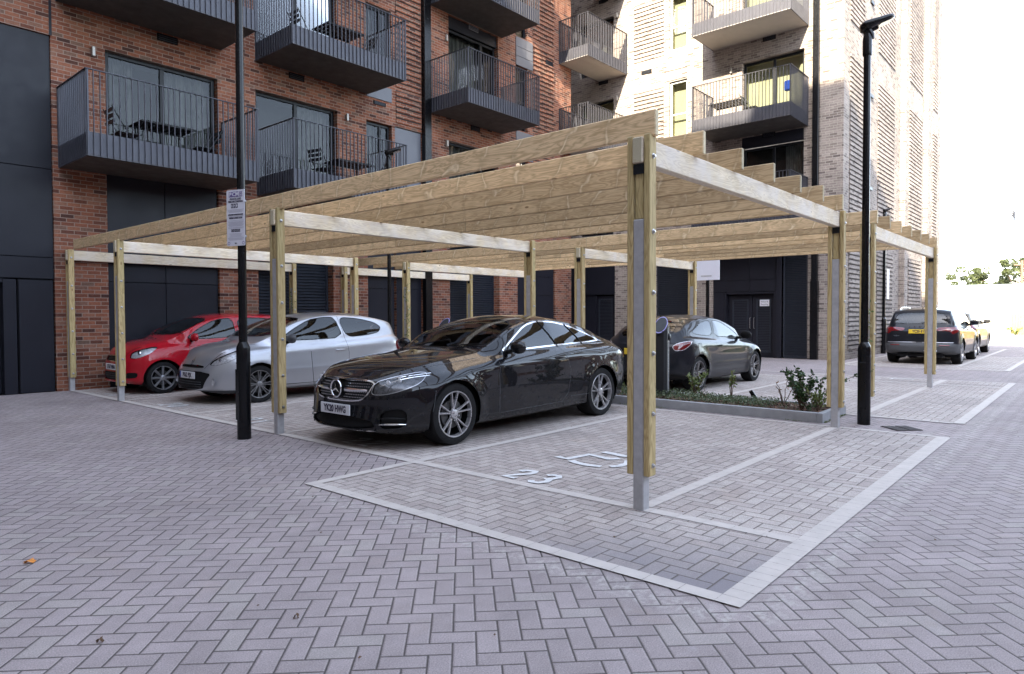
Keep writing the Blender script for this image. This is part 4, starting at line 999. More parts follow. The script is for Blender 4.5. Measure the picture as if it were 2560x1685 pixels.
# climbers on the posts
def climber(x, y, z0, z1, n, label, mat='leaf_light', side=(-.06, -.1), loose=.05):
    t = empty('climbing_plant', (x, y, 0), 0, label, 'climber'); st = MB(); lf = Leaves()
    pts = [Vector((side[0]+.02*math.sin(z*9)+random.uniform(-.01, .01), side[1]+.02*math.cos(z*7), z)) for z in [z0+(z1-z0)*i/16 for i in range(17)]]
    st.tube(pts, .004, 5); st.tube([Vector((side[0], side[1], z0)), Vector((side[0], side[1], 2.6))], .0012, 4); st.build('stem', M['twig'], t, local=True)
    for k in range(n):
        f = random.random()*15.99; i = int(f); q = pts[i].lerp(pts[i+1], f-i); lf.leaf(q+rv(loose), rv()+Vector((0, 0, -.2)), rv(), random.uniform(.035, .06), .03)
    lf.build('foliage', M[mat], t, local=True)
climber(6.17, 9.85, .2, 2.15, 130, 'leafy climber trained up the post behind the silver hatchback')
climber(4.70, 12.3, 1.1, 2.05, 50, 'thin wispy climber on the rearmost post near the black louvres')
climber(6.17, 0.0, .9, 1.62, 60, 'bright climber on the first post of the farther pergola', 'leaf_light', side=(-.10, .02))
t = empty('climbing_plant', (5.1, .5, 0), 0, 'arching bramble-like climber reaching from the bed corner across the lamp post', 'climber'); st = MB(); lf = Leaves()
for (a, b_) in (((.25, .1, .1), (1.05, -.55, .62)), ((.2, .05, .1), (.75, -.30, .50)), ((.15, .0, .1), (.35, -.15, .55))):
    A, B = Vector(a), Vector(b_); pts = [A.lerp(B, i/9)+Vector((0, 0, .10*math.sin(i/9*PI)))+rv(.012) for i in range(10)]; st.tube(pts, .004, 5)
    for k in range(60): f = random.random()*8.99; i = int(f); lf.leaf(pts[i].lerp(pts[i+1], f-i)+rv(.02), rv()+Vector((0, 0, .2)), rv(), random.uniform(.03, .055), .03)
st.build('stem', M['twig'], t, local=True); lf.build('foliage', M['leaf_dark'], t, local=True)

# ---------------------------------------------------------------- small things on the ground
t = empty('spotlight', (5.80, 1.40, .08), 0, 'short black tubular spotlight leaning in the planting bed', 'spotlight')
mb = MB(); d = Vector((math.cos(math.radians(131)), math.sin(math.radians(131)), 0)); mb.tube([(0, 0, 0), tuple(d*.13+Vector((0, 0, .19)))], .030, 16); mb.build('housing', M['lamp_black'], t, local=True, smooth=True)
mb = MB(); mb.tube([(0, 0, -.04), (0, 0, .01)], .012, 8); mb.build('spike', M['lamp_black'], t, local=True)
t = empty('drain_cover', (5.17, -.60, 0), math.radians(45), 'dark square drain cover split in two beside the right lamp post', 'drain')
mb = MB(); 
for k in (-1, 1):
    for i in range(9): mb.box(-.15+i*.034, -.15+i*.034+.024, k*.085-.07, k*.085+.07, 0.001, .012)
    mb.box(-.165, .165, k*.085-.078, k*.085+.078, -.01, .006)
mb.build('grating', simple('cast_iron', (.06, .05, .05), .7, .3, .2, 20.), t, local=True)
def fallen_leaf(x, y, s_, mat, label, a=0.3):
    mb = MB(); pts = []
    for k in range(14):
        th = 2*PI*k/14+a; r = s_*(1 if k % 2 else .62); pts.append((x+r*math.cos(th), y+r*.7*math.sin(th), .012+.012*math.sin(th*2)))
    for k in range(14): mb.poly([(x, y, .02), pts[k], pts[(k+1) % 14]])
    tag(mb.build('fallen_leaf', mat, None), label, 'leaf')
lo = simple('autumn_leaf', (.55, .20, .03), .7, 0, .2, 30.); lb = simple('dry_leaf', (.10, .055, .03), .8, 0, .2, 30.)
fallen_leaf(-3.15, 2.14, .035, lo, 'single bright orange leaf lying on the paving at the left')
fallen_leaf(-3.23, 0.78, .018, lb, 'curled brown leaf on the paving near the bottom left', 1.1)
fallen_leaf(-2.55, .35, .017, lb, 'small brown leaf on the paving, the one nearest the bottom centre', .6)
mb = MB(); rr_ = random.Random(11)
for k in range(150):
    x, y = rr_.uniform(-2.8, 9), rr_.uniform(-2.5, 9); q = rr_.uniform(.004, .010)
    mb.poly([(x-q, y-q*.6, .010), (x+q, y-q*.4, .012), (x+q*.5, y+q, .014), (x-q*.8, y+q*.7, .010)])
tag(mb.build('litter', lb), 'scattered grit and leaf crumbs on the paving', 'grit', kind='stuff')

# ---------------------------------------------------------------- balcony furniture
def table(loc, rz, label, grp='balcony tables'):
    t = empty('balcony_table', loc, rz, label, 'table', grp)
    mb = MB()
    for i in range(9): mb.box(-.52+i*.118, -.52+i*.118+.095, -.34, .34, .72, .735)
    mb.box(-.53, .54, -.33, -.30, .70, .72); mb.box(-.53, .54, .30, .33, .70, .72); mb.build('tabletop', M['frame'], t, local=True)
    for sx in (-1, 1):
        for sy in (-1, 1): mb = MB(); mb.tube([(sx*.42, sy*.28, .70), (sx*.50*(.8), sy*.30, 0)], .014, 6); mb.build('leg', M['frame'], t, local=True)
    return t
def chair(loc, rz, label, grp='folding balcony chairs'):
    t = empty('folding_chair', loc, rz, label, 'chair', grp)
    mb = MB()
    for i in range(6): mb.box(-.20+i*.068, -.20+i*.068+.05, -.20, .20, .44, .455)
    mb.build('seat', M['frame'], t, local=True)
    mb = MB()
    for i in range(3): mb.box(-.275-i*.02, -.262-i*.02, -.20, .20, .60+i*.10, .67+i*.10)
    mb.build('backrest', M['frame'], t, local=True)
    for sy in (-1, 1): mb = MB(); mb.tube([(-.33, sy*.21, .90), (.22, sy*.21, 0)], .010, 6); mb.build('leg', M['frame'], t, local=True)
    for sy in (-1, 1): mb = MB(); mb.tube([(-.30, sy*.19, 0), (.20, sy*.19, .45)], .010, 6); mb.build('leg', M['frame'], t, local=True)
    return t
T0 = table((1.55, 11.75, 4.43), 0, 'dark slatted table on the lowest left balcony')
C0 = chair((.85, 11.7, 4.43), 0, 'dark folding chair left of the table on the lowest left balcony'); 
def cc(src, loc, rz, label): c = copy_tree(src); c.location = loc; c.rotation_euler = (0, 0, rz); c['label'] = label; return c
cc(C0, (2.35, 11.75, 4.43), PI, 'dark folding chair right of the table on the lowest left balcony')
cc(T0, (5.95, 11.7, 4.43), 0, 'dark slatted table on the balcony just above the pergola beams')
cc(C0, (5.15, 11.6, 4.43), .2, 'dark folding chair on the balcony just above the pergola beams, by the glazed door'); cc(C0, (6.6, 11.5, 4.43), PI*.9, 'dark folding chair at the far end of the balcony above the pergola beams')
cc(T0, (5.6, 11.6, 7.53), 0, 'dark slatted table on the second-floor balcony over the middle column'); cc(C0, (6.3, 11.6, 7.53), PI, 'dark folding chair on the second-floor balcony over the middle column')
cc(C0, (4.75, 11.7, 7.53), 0, 'dark folding chair half hidden by the glazed door of the upper middle balcony')
cc(T0, (17.3, 6.9, 7.53), PI/2, 'dark slatted table on the balcony of the pale tower'); cc(C0, (17.3, 6.1, 7.53), -PI/2, 'dark folding chair on the balcony of the pale tower')
mb = MB(); mb.bbox(16.6, 16.72, 4.68, 4.86, 7.53+.55, 7.53+.85, .03); tag(mb.build('storage_bag', simple('blue_plastic', (.02, .10, .5), .4, 0, .1, 9.)), 'bright blue bag behind the railing of the pale tower balcony', 'bag')

# ---------------------------------------------------------------- beyond the wall
def tree(loc, hgt, rad, label, seed):
    rad *= .85; rnd = random.Random(seed); random.seed(seed)
    t = empty('tree', loc, 0, label, 'tree', 'trees beyond the far wall'); mb = MB(); tops = []
    mb.tube([(0, 0, 0), (.1, .05, hgt*.3), (0, .1, hgt*.55)], [rad*.10, rad*.07, rad*.04], 8)
    for k in range(9):
        a = 2*PI*k/9+rnd.uniform(-.3, .3); e = Vector((math.cos(a)*rad*rnd.uniform(.4, .8), math.sin(a)*rad*rnd.uniform(.4, .8), hgt*rnd.uniform(.55, .88)))
        mb.tube([(0, .05, hgt*rnd.uniform(.28, .5)), tuple(e*.6+Vector((0, 0, hgt*.18))), tuple(e)], [rad*.035, rad*.02, rad*.008], 5); tops.append(e)
    mb.build('trunk', M['twig'], t, local=True)
    lf = Leaves()
    for k in range(46):
        c = tops[k % 9]*rnd.uniform(.55, 1.15) if k < 36 else Vector((rnd.uniform(-.5, .5)*rad, rnd.uniform(-.5, .5)*rad, hgt*.92))
        c = Vector((c.x, c.y, min(hgt, c.z+rnd.uniform(-.08, .12)*hgt))); r = rad*rnd.uniform(.16, .30)
        for i in range(260):
            d = rv().normalized()*r*rnd.uniform(.5, 1)**.5; d.z *= .7
            lf.leaf(c+d, rv(), rv(), rad*.065, rad*.06)
    lf.build('crown', M['leaf_tree'], t, local=True)
tree((92, 9.4, 0), 6.6, 2.9, 'broad round tree, the tallest crown rising over the far wall', 3)
tree((96, 12.4, 0), 4.7, 2.6, 'low bushy tree left of the broad round one beyond the wall', 4)
tree((95, 7.8, 0), 4.9, 2.6, 'small olive tree right of the broad round one beyond the wall', 5)
tree((90, 4.6, 0), 7.4, 3.0, 'tree at the right edge beyond the wall, beside the mast', 6)
tree((92, 6.6, 0), 5.2, 1.6, 'slender tree just left of the mast cabinet beyond the wall', 8)
t = empty('telecom_mast', (110, 6.85, 0), 0, 'thin grey telecom mast with a cluster of antennas beyond the wall', 'mast')
M['mast'] = simple('mast_grey', (.07, .075, .09), .6, .0, .1, 1.0)
mb = MB(); mb.tube([(0, 0, 0), (0, 0, 15.2)], [.13, .09], 8)
for k in range(14): mb.box(-.16, .16, -.16, .16, 1+k, 1.05+k)
mb.build('pole', M['mast'], t, local=True)
for k in range(4):
    a = k*PI/2+.4; mb = MB(); mb.box(math.cos(a)*.6-.16, math.cos(a)*.6+.16, math.sin(a)*.6-.16, math.sin(a)*.6+.16, 14.4+.2*(k % 2), 15.9+.2*(k % 2)); mb.tube([(0, 0, 15), (math.cos(a)*.6, math.sin(a)*.6, 15)], .06, 6); mb.build('antenna', M['mast'], t, local=True)
mb = MB(); mb.bbox(-.7, .7, -.9, .1, 0, 6.2, .05); mb.build('cabinet', M['render'], t, local=True)
t = empty('utility_pole', (88, 4.35, 0), 0, 'brown wooden utility pole at the right edge beyond the wall', 'pole'); mb = MB(); mb.tube([(0, 0, 0), (0, 0, 7.2)], .14, 8); mb.box(-.05, .05, -.7, .7, 6.7, 6.85); mb.build('shaft', M['twig'], t, local=True)
for i, (y, s_) in enumerate(((1.6, .5), (0.6, .7), (-.3, .6), (-1.2, .8), (-2.3, .6))):
    shrub((47.2, y, .1), s_, .5, 8, 150, .12, 'leaf_light', ['low yellow-green hedge plant at the left end of the fence', 'rounded green hedge plant, second from the left end of the fence', 'sparse green hedge plant, third from the left end of the fence', 'bushy green hedge plant, fourth from the left end of the fence', 'green hedge plant farthest right along the fence'][i], group='hedge plants along the fence', name='hedge_plant')

random.seed(21); lf = Leaves()  # unseen hedge put in so the car sides reflect something darker
for k in range(9000):
    y = random.uniform(-17, -5.2); z = random.uniform(.1, 4.4+.4*math.sin(y*1.7)); s_ = random.choice((-1, 1))
    lf.leaf((47.5+s_*.55+random.uniform(-.2, .2), y, z), rv(), rv(), .22, .16)
tag(lf.build('hedge', M['leaf_dark']), 'tall dark hedge closing the far corner of the car park', 'hedge', kind='stuff')
# ---------------------------------------------------------------- cars
import numpy as np
def paint(name, col, metal=0.0, rough=0.25, flake=0.0, coat=1.0):
    b = NB(name); n = b.noise(b.coord(), 3, 3); f = b.remap(n, .3, .7, .96, 1.04)
    c = b.mix(1.0, col, b.comb(f, f, f), 'MULTIPLY')
    dust = b.remap(b.noise(b.coord(), 16, 5, .7), .35, .7, 0.02, .10)
    p_ = b.sep(b.n('NewGeometry').outputs['Normal']); 
    c = b.mix(b.m('MULTIPLY', dust, .12), c, (.25, .24, .23))
    pb = b.bsdf(c, max(rough, .35), metal, None, coat=coat, coatrough=0.02, spec=.06); pb.inputs['Coat IOR'].default_value = 1.45; return b.mat
M['chrome'] = simple('chrome', (.72, .73, .75), .12, 1.0, .03, 10.)
M['rubber'] = simple('tyre_rubber', (.011, .0105, .011), .8, 0, .25, 18., bump=.3, spec=.2)
M['trim'] = simple('black_trim', (.006, .006, .0065), .5, 0, .1, 10., spec=.2)
M['plastic'] = simple('grey_plastic', (.055, .057, .062), .6, 0, .1, 20., bump=.1)
M['alloy'] = simple('alloy_wheel', (.42, .42, .44), .32, .8, .12, 16.)
M['alloy_dark'] = simple('worn_alloy', (.22, .21, .21), .42, .7, .3, 24.)
M['interior'] = simple('seat_fabric', (.018, .017, .017), .8, 0, .2, 9.)
M['carglass'] = glass_mat('tinted_glass', .34, .95, .003)
M['screenglass'] = glass_mat('windscreen_glass', .58, 1.0, .003)
M['lens'] = glass_mat('lamp_lens', .9, .9, .01, (1, 1, 1))
M['lampinner'] = simple('lamp_reflector', (.60, .60, .62), .25, .15, .5, 34.)
M['lampdark'] = simple('lamp_bezel', (.10, .10, .11), .3, .2, .9, 22.)
M['redlens'] = simple('red_lens', (.13, .005, .007), .10, 0, .35, 40., coat=1.0)
M['plate_w'] = simple('number_plate_white', (.62, .62, .64), .4, 0, .05, 9.)
M['plate_y'] = simple('number_plate_yellow', (.72, .50, .04), .4, 0, .05, 9.)
M['plate_blue'] = simple('plate_band', (.02, .06, .35), .4, 0, .05, 9.)
M['glassroof'] = simple('black_roof_glass', (.008, .008, .010), .04, 0, .05, 9., coat=1.0)

M['chromedark'] = simple('gloss_black', (.02, .02, .022), .08, .6, .1, 10.)
M['gunmetal'] = simple('gunmetal_alloy', (.50, .49, .50), .3, .7, .15, 16.)
M['disc'] = simple('brake_disc', (.10, .10, .10), .4, .8, .2, 20.)
def pchip(keys):
    xs = np.array([k[0] for k in keys], float); ys = np.array([k[1] for k in keys], float)
    h = np.diff(xs); dl = np.diff(ys)/h; m = np.zeros(len(xs)); m[0] = dl[0]; m[-1] = dl[-1]
    for i in range(1, len(xs)-1):
        if dl[i-1]*dl[i] > 0:
            w1, w2 = 2*h[i]+h[i-1], h[i]+2*h[i-1]; m[i] = (w1+w2)/(w1/dl[i-1]+w2/dl[i])
    def f(x):
        x = np.clip(x, xs[0], xs[-1]); i = np.clip(np.searchsorted(xs, x)-1, 0, len(h)-1); t = (x-xs[i])/h[i]
        return (ys[i]*(1+2*t)*(1-t)**2+m[i]*h[i]*t*(1-t)**2+ys[i+1]*t*t*(3-2*t)+m[i+1]*h[i]*t*t*(t-1))
    return f
class PM:
    """polygon mesh that can be cut along the zero line of a function of position"""
    def __init__(s, P, A, F): s.P, s.A, s.F = P, A, F       # points (n,3), attributes (n,k), faces
    def cut(s, fn):
        """returns (outside, inside): fn>0 is outside"""
        d = fn(s.P, s.A); P = list(map(tuple, s.P)); A = list(map(tuple, s.A)); ek = {}
        def ev(i, j):
            k = (i, j) if i < j else (j, i)
            if k not in ek:
                t = d[k[0]]/(d[k[0]]-d[k[1]]); 
                P.append(tuple(np.array(s.P[k[0]])*(1-t)+np.array(s.P[k[1]])*t)); A.append(tuple(np.array(s.A[k[0]])*(1-t)+np.array(s.A[k[1]])*t)); ek[k] = len(P)-1
            return ek[k]
        Fo, Fi = [], []
        for f in s.F:
            sg = [d[i] > 0 for i in f]
            if all(sg): Fo.append(f); continue
            if not any(sg): Fi.append(f); continue
            for want, out in ((True, Fo), (False, Fi)):
                g = []
                for a in range(len(f)):
                    i, j = f[a], f[(a+1) % len(f)]
                    if sg[a] == want: g.append(i)
                    if sg[a] != sg[(a+1) % len(f)]: g.append(ev(i, j))
                if len(g) > 2: out.append(tuple(g))
        Pn, An = np.array(P), np.array(A)
        return PM(Pn, An, Fo), PM(Pn, An, Fi)
    def build(s, name, mat, parent, inset=0.0, nrm=None, smooth=True):
        used = sorted(set(i for f in s.F for i in f)); mp = {v: k for k, v in enumerate(used)}
        if not used: return None
        me = bpy.data.meshes.new(name); P = s.P[used]
        me.from_pydata([tuple(p) for p in P], [], [tuple(mp[i] for i in f) for f in s.F]); me.materials.append(mat)
        me.polygons.foreach_set('use_smooth', [True]*len(me.polygons)); me.update()
        if inset:
            vn = [v.normal.copy() for v in me.vertices]
            for v, n_ in zip(me.vertices, vn): v.co -= n_*inset
        o = bpy.data.objects.new(name, me); COL.objects.link(o); o.parent = parent
        return o
def poly_sdf(poly, cx, cy):
    """signed distance of 2D points to a closed polygon; >0 outside"""
    poly = np.array(poly, float)
    def f(u, v):
        n = len(poly); best = np.full(u.shape, 1e9); ins = np.zeros(u.shape, bool)
        for i in range(n):
            a, b = poly[i], poly[(i+1) % n]; e = b-a; wx, wy = u-a[0], v-a[1]
            t = np.clip((wx*e[0]+wy*e[1])/(e@e), 0, 1); best = np.minimum(best, np.hypot(wx-t*e[0], wy-t*e[1]))
            c = ((a[1] > v) != (b[1] > v)); 
            with np.errstate(divide='ignore', invalid='ignore'): xx = a[0]+(v-a[1])/(b[1]-a[1]+1e-12)*e[0]
            ins ^= (c & (u < xx))
        return np.where(ins, -best, best)
    return f
def smooth_poly(pts, it=2):
    """Chaikin corner cutting"""
    for _ in range(it):
        q = []
        for i in range(len(pts)):
            a, b = pts[i], pts[(i+1) % len(pts)]; q += [(a[0]*.8+b[0]*.2, a[1]*.8+b[1]*.2), (a[0]*.2+b[0]*.8, a[1]*.2+b[1]*.8)]
        pts = q
    return pts

def wheel(parent, x, y, r, wd, side, style, mat, name='wheel'):
    """side: -1 outer face towards -y"""
    t = MB(); rr = r*.745; s_ = side
    prof = [(rr, -.5), (rr*1.02, -.52), (r*.88, -.535), (r*.96, -.50), (r*.99, -.42), (r, -.30), (r*1.003, 0), (r, .30), (r*.99, .42), (r*.96, .50), (r*.88, .53), (rr*1.02, .52), (rr, .5)]
    t.lathe([(a, b*wd) for a, b in prof], 48, (x, y, r), 'y')
    for k in (-.22, 0, .22): t.lathe([(r*1.004, k*wd-.003), (r*1.0045, k*wd), (r*1.004, k*wd+.003)], 48, (x, y, r), 'y')
    w_ = t.build(name, M['rubber'], parent, local=True, smooth=30)
    o = s_*wd*.5
    b = MB(); b.lathe([(rr*1.0, o), (rr*.985, o+s_*.006), (rr*.95, o+s_*.004), (rr*.935, o-s_*.02), (rr*.92, o-s_*.045)], 48, (x, y, r), 'y')
    b.build('rim', mat, w_, local=True, smooth=40)
    b = MB(); b.lathe([(rr*.925, o-s_*.04), (rr*.90, -o*.6), (rr*.02, -o*.6)], 40, (x, y, r), 'y'); b.build('rim_barrel', M['trim'], w_, local=True, smooth=40)
    d = MB(); d.lathe([(rr*.62, o-s_*.075), (rr*.62, o-s_*.06), (rr*.25, o-s_*.06)], 32, (x, y, r), 'y'); d.build('brake_disc', M['disc'], w_, local=True, smooth=40)
    sp = MB()
    def bar(a, r0, r1, w0, w1, d0, d1, th=.022, a2=None):
        n = len(sp.v)
        for (rad, wv, dd, an) in ((r0, w0, d0, a), (r1, w1, d1, a if a2 is None else a2)):
            ca, sa = math.cos(an), math.sin(an)
            for (q, e) in ((-1, 0), (-.55, 1), (.55, 1), (1, 0)):
                px, pz = ca*rad-sa*q*wv/2, sa*rad+ca*q*wv/2
                sp.v.append((x+px, y+o-s_*dd-s_*(th if not e else 0)*1.0, r+pz))
        for i in range(3): sp.f.append((n+i, n+i+1, n+i+5, n+i+4)); sp.mi.append(0)
        sp.f.append((n, n+3, n+7, n+4)); sp.mi.append(0)
    ph = PI/2
    if style == 'twin5':
        for k in range(5):
            a = ph+k*2*PI/5
            for q in (-1, 1): bar(a+q*.10, rr*.22, rr*.955, rr*.085, rr*.085, .024, 0.0, a2=a+q*.20)
            bar(a, rr*.14, rr*.30, rr*.20, rr*.10, .026, .026)
    elif style == 'many':
        for k in range(8):
            a = ph+k*2*PI/8
            for q in (-1, 1): bar(a+q*.11, rr*.20, rr*.94, rr*.075, rr*.075, .018, 0.0)
    elif style == 'eight':
        for k in range(8): bar(ph+k*2*PI/8, rr*.16, rr*.95, rr*.15, rr*.22, .022, 0)
    elif style == 'y5':
        for k in range(5):
            a = ph+k*2*PI/5; bar(a, rr*.16, rr*.55, rr*.26, rr*.20, .03, .015)
            for q in (-1, 1): bar(a+q*.13, rr*.48, rr*.95, rr*.12, rr*.13, .017, 0)
    sp.build('spokes', mat, w_, local=True, fix=True)
    c = MB(); c.lathe([(rr*.20, o-s_*.035), (rr*.20, o-s_*.012), (rr*.12, o-s_*.006), (0, o-s_*.004)], 20, (x, y, r), 'y')
    for k in range(5): a = ph+k*2*PI/5+.6; c.lathe([(.009, o-s_*.02), (.009, o-s_*.008), (0, o-s_*.007)], 6, (x+math.cos(a)*rr*.27, y, r+math.sin(a)*rr*.27), 'y')
    c.build('hub_cap', mat, w_, local=True, smooth=30)
    return w_

def make_car(S, loc, rz, name, label):
    """local axes: x from the nose (0) to the tail (L), y to the sides, z up"""
    L, Wd = S['L'], S['W']; hw = Wd/2
    root = empty(name, loc, rz, label, 'car')
    ztop, zbelt, zbot = pchip(S['top']), pchip(S['belt']), pchip(S['bot'])
    rf, rr_, nf, nr = S.get('rf', .75), S.get('rr', .6), S.get('nf', 2.7), S.get('nr', 3.0)
    gi = S.get('tumble', .36); hood_w = S.get('hood_w', .86); cab_w = S.get('cab_w', .88)
    t = np.linspace(0, 1, 46); xs = np.concatenate([.95*t**2.2, np.arange(.985, L-.95, .03), L-.95*t[::-1]**2.0]); xs = np.unique(np.round(xs, 5))
    NX = len(xs)
    def plan(x):
        a = np.ones_like(x); m_ = x < rf; a[m_] = (1-((rf-x[m_])/rf)**nf)**(1/nf)*1.0
        m2 = x > L-rr_; a[m2] *= (np.clip(1-((x[m2]-(L-rr_))/rr_)**nr, 0, 1))**(1/nr); return a
    seg = [(5, 3), (4, 3), (6, 4), (6, 4), (5, 4), (5, 0), (5, 0), (8, 0), (10, 0)]
    px = plan(xs); T, B, Z0 = ztop(xs), zbelt(xs), zbot(xs)
    gh = np.maximum(T-B, .01); k = np.clip((gh-.12)/.15, 0, 1); k = k*k*(3-2*k)       # 1 in the cabin
    side_tap = S.get('taper', (.0, .0)); wf = hw*(1-side_tap[0]*np.clip(1-xs/(L*.3), 0, 1)**2-side_tap[1]*np.clip((xs-L*.7)/(L*.3), 0, 1)**2)
    wb = wf*(hood_w*(1-k)+cab_w*k)
    zr = B+gh*(.62*(1-k)+S.get('railf', .84)*k)
    wr = wb*(.88*(1-k)+1*k)-gi*(zr-B)*k
    if 'cabtaper' in S:
        c0, c1, amt = S['cabtaper']; f_ = np.clip((xs-c0)/(c1-c0), 0, 1); wb = wb*(1-amt*f_*k*.4); wr = wr*(1-amt*f_*k)
    zs = B-.09*(1-k)-.10*k
    zm = S.get('zm', .55)
    mid = np.minimum(zm, Z0+(B-Z0)*.5)
    C = np.zeros((NX, 10, 2))
    C[:, 0] = np.stack([0*xs, Z0], 1); C[:, 1] = np.stack([.84*wf, Z0], 1); C[:, 2] = np.stack([.955*wf, Z0+.05], 1)
    C[:, 3] = np.stack([.99*wf, mid-.12], 1); C[:, 4] = np.stack([wf, mid+.06], 1); C[:, 5] = np.stack([.975*wf, zs], 1)
    C[:, 6] = np.stack([wb, B], 1); C[:, 7] = np.stack([(wb+wr)/2+.012*k, (B+zr)/2], 1)
    C[:, 8] = np.stack([wr, zr], 1); C[:, 9] = np.stack([0*xs, T], 1)
    # interpolate every section with a Catmull-Rom style curve through the controls
    vs_, pts = [], []
    counts = [4, 3, 4, 5, 6, 5, 6, 6, 16]
    for i in range(9):
        n = counts[i]
        for j in range(n):
            u = j/n; p0 = C[:, max(i-1, 0)]; p1 = C[:, i]; p2 = C[:, i+1]; p3 = C[:, min(i+2, 9)]
            if i in (0, 1): q = p1*(1-u)+p2*u
            elif i == 8:      # roof or bonnet: crowned arc from rail to centre
                y_ = C[:, 8, 0]*(math.cos(u*PI/2) if False else (1-u)); hgt_ = C[:, 9, 1]-C[:, 8, 1]
                cr = 1-(1-u)**S.get('crown', 2.3); q = np.stack([y_, C[:, 8, 1]+hgt_*cr], 1)
            else:
                m1 = (p2-p0)*.5; m2 = (p3-p1)*.5
                if i == 2: m1 = (p2-p1)
                if i == 5: m2 = (p2-p1)*.8
                if i == 6: m1 = (p2-p1)
                if i == 7: m2 = (p2-p1)
                u2, u3 = u*u, u*u*u
                q = p1*(2*u3-3*u2+1)+m1*(u3-2*u2+u)+p2*(-2*u3+3*u2)+m2*(u3-u2)
            vs_.append(i+u); pts.append(q)
    vs_.append(9.0); pts.append(C[:, 9]); NV = len(vs_)
    G = np.stack(pts, 1)                                         # NX, NV, 2
    Y = G[:, :, 0]*px[:, None]; Z = G[:, :, 1]; X = np.repeat(xs[:, None], NV, 1)
    nose, tail = pchip(S['nose']), pchip(S['tail'])
    nf_ = np.clip(1-X/S.get('noselen', .7), 0, 1)**2; tf_ = np.clip(1-(L-X)/S.get('taillen', .6), 0, 1)**2
    X = X+nose(Z)*nf_-tail(Z)*tf_
    wr_ = S['wr']; fx, rx = S['fo'], S['fo']+S['wb']; R = wr_+S.get('archgap', .055)
    for cx in (fx, rx):                                        # arch flares
        d = np.hypot(X-cx, Z-wr_); g = np.exp(-((d-R)/.09)**2)*(Y > hw*.7)*S.get('flare', .018); Y = Y+g*np.clip((d > R*.5), 0, 1)
    for (xa, za, xb, zb_, sg_, am) in S.get('creases', ()):
        tt = np.clip((X-xa)/(xb-xa), 0, 1); zl = za+(zb_-za)*tt; f_ = (X > xa)*(X < xb)*np.minimum(1, np.minimum((X-xa)/.2, (xb-X)/.2)); Y = Y+am*np.exp(-((Z-zl)/sg_)**2)*f_*(Y > hw*.6)
    P, A, F = [], [], []
    for sd in (-1, 1):
        base = len(P)
        for i in range(NX):
            for j in range(NV): P.append((X[i, j], sd*Y[i, j], Z[i, j])); A.append((vs_[j], xs[i], sd))
        for i in range(NX-1):
            for j in range(NV-1):
                f = (base+i*NV+j, base+(i+1)*NV+j, base+(i+1)*NV+j+1, base+i*NV+j+1); F.append(f if sd < 0 else f[::-1])
    # weld the centreline: reuse -1 side verts for +1 side at v ends
    n1 = NX*NV; remap = {}
    for i in range(NX):
        remap[n1+i*NV] = i*NV; remap[n1+i*NV+NV-1] = i*NV+NV-1
        if px[i] < 1e-6:
            for j in range(NV): remap[n1+i*NV+j] = i*NV+j
    F = [tuple(remap.get(a, a) for a in f) for f in F]; F = [f for f in F if len(set(f)) == 4]
    pm_ = PM(np.array(P), np.array(A), F)
    full = BVHTree.FromPolygons([tuple(p) for p in P], F)
    def side_y(x, z, sd=-1, default=None):
        h = full.ray_cast(Vector((x, sd*3, z)), Vector((0, -sd, 0)))
        return h[0].y if h[0] is not None else (default if default is not None else sd*hw)
    def front_x(y, z, rear=False):
        h = full.ray_cast(Vector((8 if rear else -3, y, z)), Vector((-1 if rear else 1, 0, 0)))
        return (h[0].x, h[1]) if h[0] is not None else ((L if rear else 0), Vector((1 if rear else -1, 0, 0)))
    def top_z(x, y):
        h = full.ray_cast(Vector((x, y, 5)), Vector((0, 0, -1))); return h[0].z if h[0] is not None else 1.0
    body = pm_
    # wheel arches
    def arch(cx):
        def f(P_, A_):
            d = np.hypot(P_[:, 0]-cx, np.maximum(P_[:, 2]-wr_, -10)*1.0)-R
            below = np.abs(P_[:, 0]-cx)-R*.985
            dd = np.where(P_[:, 2] < wr_, below, d)
            return np.maximum(dd, (hw*.62-np.abs(P_[:, 1])))
        return f
    for cx in (fx, rx): body, _ = body.cut(arch(cx))
    made = {}
    def region(spec):
        kind = spec['proj']; sdf = poly_sdf(smooth_poly(spec['poly'], spec.get('sm', 2)), 0, 0)
        def f(P_, A_):
            x, y, z, v, sd = P_[:, 0], P_[:, 1], P_[:, 2], A_[:, 0], A_[:, 2]
            if kind == 'side': d = sdf(x, z); d = np.maximum(d, hw*.45-np.abs(y)); d = np.where(v > 8.02, np.maximum(d, .02), d) if spec.get('glass') else d
            elif kind == 'corner': d = sdf(x*spec.get('kx', 1.0)+np.abs(y), z); d = np.maximum(d, x-1.6)
            elif kind == 'rcorner': d = sdf((L-x)*spec.get('kx', 1.0)+np.abs(y), z); d = np.maximum(d, (L-x)-1.4)
            elif kind == 'front': d = sdf(np.abs(y), z); d = np.maximum(d, x-.75)
            elif kind == 'rear': d = sdf(np.abs(y), z); d = np.maximum(d, (L-x)-.9)
            elif kind == 'top': d = sdf(x, np.abs(y)); d = np.maximum(d, 8.0-v) if spec.get('glass') else np.maximum(d, .6-z)
            if spec.get('one'): d = np.maximum(d, spec['one']*sd)
            return d
        return f
